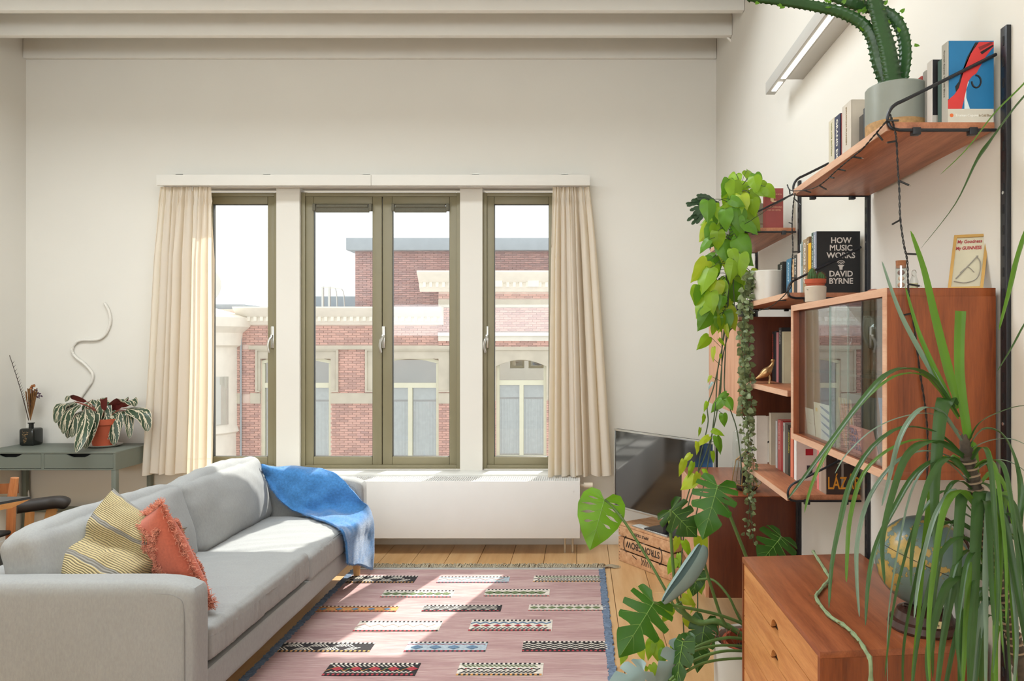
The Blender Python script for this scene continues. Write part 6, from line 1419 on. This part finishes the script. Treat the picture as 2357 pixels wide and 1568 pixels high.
# rolled leaf
cl = smooth_path(PP([(1618, 1256, 2.80), (1606, 1285, 2.78), (1580, 1325, 2.76), (1552, 1358, 2.74), (1526, 1388, 2.72)]), 8); N = len(cl); rows = []
for i, p in enumerate(cl):
    t = i/(N-1); Tn = (cl[min(i+1, N-1)]-cl[max(i-1, 0)]).normalized(); a = Tn.cross(Vector((0, -1, 0))).normalized(); c = Tn.cross(a); r = (.010+.032*math.sin(PI*min(1, t*.95+.05))**.8)*(1-.25*t)
    rows.append([p+(a*math.cos(q)+c*math.sin(q)*.55)*r*(1+.12*q/5) for q in [(-.6+5.6*j/14) for j in range(15)]])
obj('leaf', B().grid(rows), M['leaf_grey'], mo, label='rolled up grey green leaf', sharp=False)
sm = B()
for pts_, r in (([(1391, 1150, 3.0), (1408, 1166, 3.0), (1440, 1205, 2.98), (1490, 1285, 2.95), (1530, 1355, 2.92), (1555, 1400, 2.9), (1580, 1418, 2.88)], .0055), ([(1652, 1118, 2.80), (1665, 1150, 2.81), (1695, 1225, 2.83), (1725, 1310, 2.86), (1735, 1420, 2.88)], .0065),
                ([(1544, 1174, 2.86), (1544, 1230, 2.87), (1549, 1300, 2.88), (1556, 1370, 2.88), (1568, 1400, 2.88)], .006), ([(1504, 1388, 2.72), (1560, 1396, 2.76), (1640, 1412, 2.82), (1700, 1432, 2.85), (1740, 1455, 2.87)], .006),
                ([(1618, 1258, 2.80), (1622, 1300, 2.80), (1640, 1360, 2.83), (1660, 1420, 2.86), (1672, 1440, 2.87)], .006), ([(1598, 1336, 2.93), (1640, 1335, 2.9), (1675, 1370, 2.88), (1695, 1410, 2.88), (1715, 1450, 2.88)], .005),
                ([(1799, 1236, 3.12), (1770, 1280, 3.05), (1750, 1340, 2.95)], .005), ([(1735, 1478, 2.80), (1680, 1468, 2.74), (1620, 1482, 2.70), (1572, 1510, 2.66)], .006), ([(1735, 1500, 2.76), (1660, 1500, 2.68), (1590, 1525, 2.62), (1540, 1568, 2.55)], .0055), ([(1735, 1490, 2.78), (1660, 1486, 2.70), (1600, 1498, 2.66), (1566, 1530, 2.62)], .005),
                ([(1735, 1515, 2.74), (1650, 1520, 2.66), (1590, 1540, 2.6), (1510, 1600, 2.5)], .005), ([(1622, 1432, 2.88), (1650, 1430, 2.88)], .006)):
    sm.tube(smooth_path(PP(pts_), 6), r, 8)
obj('petioles', sm, M['stem'], mo, kind='stuff')
obj('main_stem', B().tube(smooth_path(PP([(1562, 1388, 2.88), (1580, 1418, 2.88), (1612, 1434, 2.88), (1645, 1430, 2.88), (1675, 1442, 2.88), (1705, 1462, 2.88), (1735, 1500, 2.88)]), 6), [.011+.002*(i % 6 == 0) for i in range(37)], 12), M['stem'], mo)
rt = B(); rnd = random.Random(2)
for i in range(9): x = 1640+i*11; rt.tube(smooth_path(PP([(x, 1440+rnd.uniform(0, 12), 2.86), (x+rnd.uniform(-15, 10), 1462, 2.84), (x+rnd.uniform(-10, 20), 1490, 2.83)]), 4), .0016, 5)
obj('aerial_roots', rt, mat('root_brown', rgb(120, 72, 48), .8), mo, kind='stuff')

# ------------------------------------------------------------------ dracaena in the foreground
dr_ = thing('dragon_tree', 'tall strappy leaved plant with ringed trunk in the right foreground', 'plant', (.99-.02, 1.36, 0))
YD = 1.36
tpx = [(2218, 1000), (2226, 1050), (2241, 1110), (2258, 1180), (2272, 1240), (2287, 1300), (2303, 1365), (2322, 1430), (2340, 1500), (2352, 1600), (2362, 1900), (2360, 2500)]
tp_ = smooth_path([P(x, y, YD) for x, y in tpx], 8)
rad = [min(1, .35+i*.09)*(.011+.0025*(math.sin(i*2.2) > 0)) for i in range(len(tp_))]
M['bark'] = mat('ringed_bark', rgb(74, 62, 50), .85, var=.3, vs=60, bump=.5)
obj('trunk', B().tube(tp_, rad, 10), M['bark'], dr_)
rg_ = B()
for i, p in enumerate(tp_[10:66]):
    if i % 2 == 0: T_ = (tp_[i+11]-tp_[i+9]).normalized(); rg_.tube([p-T_*.0015, p+T_*.0015], .0148, 12)
obj('leaf_scars', rg_, mat('scar', rgb(156, 132, 108), .85), dr_, kind='stuff')
tub = B().lathe((.965, 1.36, 0), [(0, 0), (.03, 0), (.034, .24), (.03, .25), (.026, .24), (0, .22)], 24) if 0 else None
M['drac'] = mat('dracaena_leaf', rgb(58, 92, 40), .36, var=.2, vs=9, trans=.22); M['drac2'] = mat('dracaena_leaf_light', rgb(92, 134, 40), .38, var=.15, vs=9, trans=.35); M['drac3'] = mat('dracaena_leaf_grey', rgb(112, 134, 112), .35, var=.15, vs=9, trans=.15)
def dprof(t): return min(1, .35+t*3.2)*(1-max(0, t-.25)/.75*.0)*(max(0, 1-t)**.55)**.9+.02
def dl(pts_, wpx, m='drac', dy=0, Y=YD, yend=None, cut=False, side=None):
    n_ = len(pts_); ye = Y if yend is None else yend
    w = [P(x, y, Y+(ye-Y)*i/(n_-1)) for i, (x, y) in enumerate(pts_)]
    b = strip_leaf(w, wpx*Y/1700*1.15, (lambda t: .8+.2*t) if cut else dprof, .35, 26, side=side, nw=4)
    return obj('leaf', b, M[m], dr_, sharp=False)
XS = Vector((1, .15, 0))
dl([(2226, 1010), (2214, 930), (2206, 860), (2205, 790), (2208, 716)], 24, 'drac2', cut=True, side=XS)
dl([(2205, 940), (2175, 830), (2148, 720), (2125, 620), (2096, 532)], 22, 'drac2', side=XS, yend=1.30)
dl([(2195, 940), (2150, 850), (2112, 760), (2084, 662)], 14, 'drac2', side=XS)
dl([(2190, 930), (2140, 850), (2080, 740), (2052, 670), (2030, 602)], 13, 'drac3', side=XS)
dl([(2205, 960), (2150, 880), (2095, 850), (2040, 866), (1985, 925), (1920, 1010), (1860, 1090), (1815, 1148)], 23, 'drac', yend=1.2)
dl([(2205, 965), (2140, 875), (2080, 862), (2020, 895), (1955, 965), (1900, 1050), (1868, 1120), (1852, 1180)], 15, 'drac2', yend=1.24)
dl([(2200, 935), (2180, 918), (2168, 960), (2160, 1040), (2154, 1130), (2155, 1220), (2160, 1300)], 34, 'drac', side=XS, yend=1.28)
dl([(2215, 1020), (2170, 955), (2130, 940), (2095, 968), (2068, 1020), (2048, 1100), (2030, 1165)], 17, 'drac3', yend=1.25)
dl([(2215, 1000), (2150, 955), (2080, 960), (2010, 990), (1950, 1045), (1922, 1090)], 8, 'drac3', yend=1.3)
dl([(2225, 1060), (2160, 1000), (2080, 985), (2010, 1030), (1960, 1110), (1935, 1200), (1915, 1300), (1908, 1400)], 17, 'drac', yend=1.2)
dl([(2225, 1060), (2140, 1015), (2060, 1030), (1990, 1090), (1958, 1190), (1950, 1280), (1948, 1340)], 14, 'drac2', yend=1.25)
dl([(2230, 1080), (2150, 1040), (2070, 1060), (2005, 1140), (1975, 1240), (1972, 1330), (1978, 1420)], 13, 'drac3', yend=1.22)
dl([(2235, 1100), (2170, 1060), (2110, 1090), (2060, 1170), (2020, 1250), (2000, 1330), (1992, 1440)], 16, 'drac', yend=1.2)
dl([(2230, 1020), (2255, 975), (2300, 950), (2357, 935), (2420, 950)], 11, 'drac', yend=1.3)
dl([(2230, 1030), (2262, 990), (2305, 1000), (2335, 1060), (2350, 1140), (2346, 1230), (2340, 1330)], 19, 'drac', yend=1.28)
dl([(2232, 1035), (2280, 1015), (2330, 1012), (2380, 1035)], 11, 'drac3', yend=1.3)
dl([(2240, 1090), (2290, 1060), (2345, 1075), (2400, 1130)], 10, 'drac3', yend=1.3)
dl([(2250, 1110), (2285, 1130), (2310, 1200), (2330, 1300), (2350, 1420), (2372, 1560)], 20, 'drac', yend=1.22)
dl([(2430, 110), (2357, 195), (2290, 262), (2225, 345), (2165, 402)], 13, 'drac2', Y=1.25, yend=1.35)
dl([(2450, 140), (2357, 225), (2285, 320), (2250, 370), (2200, 470), (2120, 572)], 16, 'drac', Y=1.22, yend=1.35)
dl([(2450, 400), (2380, 500), (2345, 590), (2322, 680), (2300, 760)], 20, 'drac2', Y=1.22, yend=1.3)
dl([(2440, 640), (2370, 730), (2330, 800), (2296, 855)], 9, 'drac', Y=1.22, yend=1.3)
rnd = random.Random(15)
for i in range(46):
    t = i/45; k_i = 8+int(t*52); p = tp_[k_i]; bx_, by_ = 1334+p.x*1700/p.y, 795-(p.z-CAMH)*1700/p.y
    sgn = -1 if rnd.random() < .62 else 1; reach = rnd.uniform(50, 215)*(1-.35*t) if sgn < 0 else rnd.uniform(20, 110); lift = rnd.uniform(25, 75)*(reach/200+.3); drop = rnd.uniform(220, 480)
    ye = YD-rnd.uniform(.0, .26) if rnd.random() < .7 else YD+rnd.uniform(0, .14)
    pts_ = [(bx_, by_), (bx_+sgn*reach*.45, by_-lift), (bx_+sgn*reach*.82, by_-lift*.3), (bx_+sgn*reach*1.05, by_+drop*.3), (bx_+sgn*reach*1.18, by_+drop*.65), (bx_+sgn*reach*1.22+rnd.uniform(-15, 15), by_+drop)]
    dl(pts_, rnd.uniform(9, 19), rnd.choice(['drac', 'drac', 'drac2', 'drac3', 'drac']), yend=ye, side=XS if rnd.random() < .6 else None)
for x, w, m in ((2205, 26, 'drac'), (2246, 30, 'drac'), (2300, 24, 'drac2'), (2270, 18, 'drac3')):
    dl([(x+25, 1130), (x+12, 1140), (x+4, 1230), (x, 1340), (x+rnd.uniform(-10, 10), 1460), (x+rnd.uniform(-20, 20), 1640)], w, m, yend=1.22, side=XS)
fpx = P(2360, 2500, 1.36).x; obj('pot', B().lathe((fpx, 1.36, 0), [(0, 0), (.10, 0), (.115, .01), (.135, .26), (.127, .26), (.12, .2), (0, .2)], 36), M['terracotta'], dr_)
obj('soil', B().lathe((fpx, 1.36, 0), [(0, .215), (.121, .21)], 24), M['soil'], dr_)
fp = None if 1 else B().lathe((.915, 1.36, 0), [(0, 0), (.075, 0), (.085, .01), (.095, .17), (.088, .17), (.08, .15), (0, .15)], 28); 

# ------------------------------------------------------------------ fairy lights
def FS(px, py, X=.737): Y = X*1700/(px-1334); return P(px, py, Y)
M['wire'] = mat('wire_black', rgb(24, 24, 24), .5)
fl_ = thing('fairy_lights', 'black twisted string of fairy lights looped along the teak shelves', 'string lights', FS(2037, 296))
strands = [[FS(2045, 275, .74), FS(2037, 283), FS(2012, 312), FS(1985, 343), FS(1968, 357), FS(1940, 380), FS(1915, 402), FS(1905, 412), FS(1880, 430), FS(1850, 438), FS(1820, 438), FS(1812, 425)],
           [P(2048, 262, 1.783), P(2056, 285, 1.778), P(2063, 320, 1.778), P(2066, 380, 1.775), P(2070, 440, 1.775), P(2072, 500, 1.775), P(2080, 560, 1.775), P(2088, 600, 1.775), P(2090, 650, 1.775), P(2093, 690, 1.778), P(2104, 750, 1.778), P(2118, 860, 1.778), P(2130, 940, 1.778), P(2135, 1010, 1.778), P(2134, 1110, 1.778), P(2140, 1180, 1.8), P(2160, 1260, 1.83)],
           [FS(1830, 445), P(1826, 470, 2.60), P(1823, 520, 2.60), P(1825, 570, 2.60), P(1822, 620, 2.60), P(1822, 655, 2.62), P(1812, 672, 2.63), P(1795, 690, 2.7), P(1770, 708, 2.85), P(1735, 716, 3.05), P(1722, 706, 3.15), P(1702, 716, 3.3)],
           [P(1704, 528, 3.43), P(1706, 580, 3.41), P(1708, 640, 3.41), P(1708, 700, 3.41)], [FS(1826, 448), P(1780, 474, 2.85), P(1740, 500, 3.15), P(1700, 525, 3.40)]]
wr_ = B(); bl_ = B(); rnd = random.Random(6)
for si, sp_ in enumerate(strands):
    pth = smooth_path(sp_, 10); off = .0016
    for ph in ((0, PI) if si in (0, 1, 2) else (0,)):
        q = []; 
        for i, p in enumerate(pth): q.append(p+Vector((math.cos(i*1.1+ph)*off, math.sin(i*1.1+ph)*off, 0)))
        wr_.tube(q, .0013, 5)
    if si == 4: continue
    step = {0: 12, 1: 15, 2: 13, 3: 14}[si]
    for i in range(6, len(pth)-(60 if si == 1 else 2), step):
        p = pth[i]; d = Vector((rnd.choice([-1, 1, -1]) if si == 1 else rnd.uniform(-.3, 1), -.3, rnd.uniform(-.9, .1))).normalized(); bl_.mi = 0; bl_.tube([p, p+d*.026], .0024, 6); bl_.mi = 1; bl_.tube([p+d*.026, p+d*.031], [.0019, .001], 6)
obj('wire', wr_, M['wire'], fl_); obj('bulbs', bl_, [M['wire'], M['glassj']], fl_, kind='stuff')
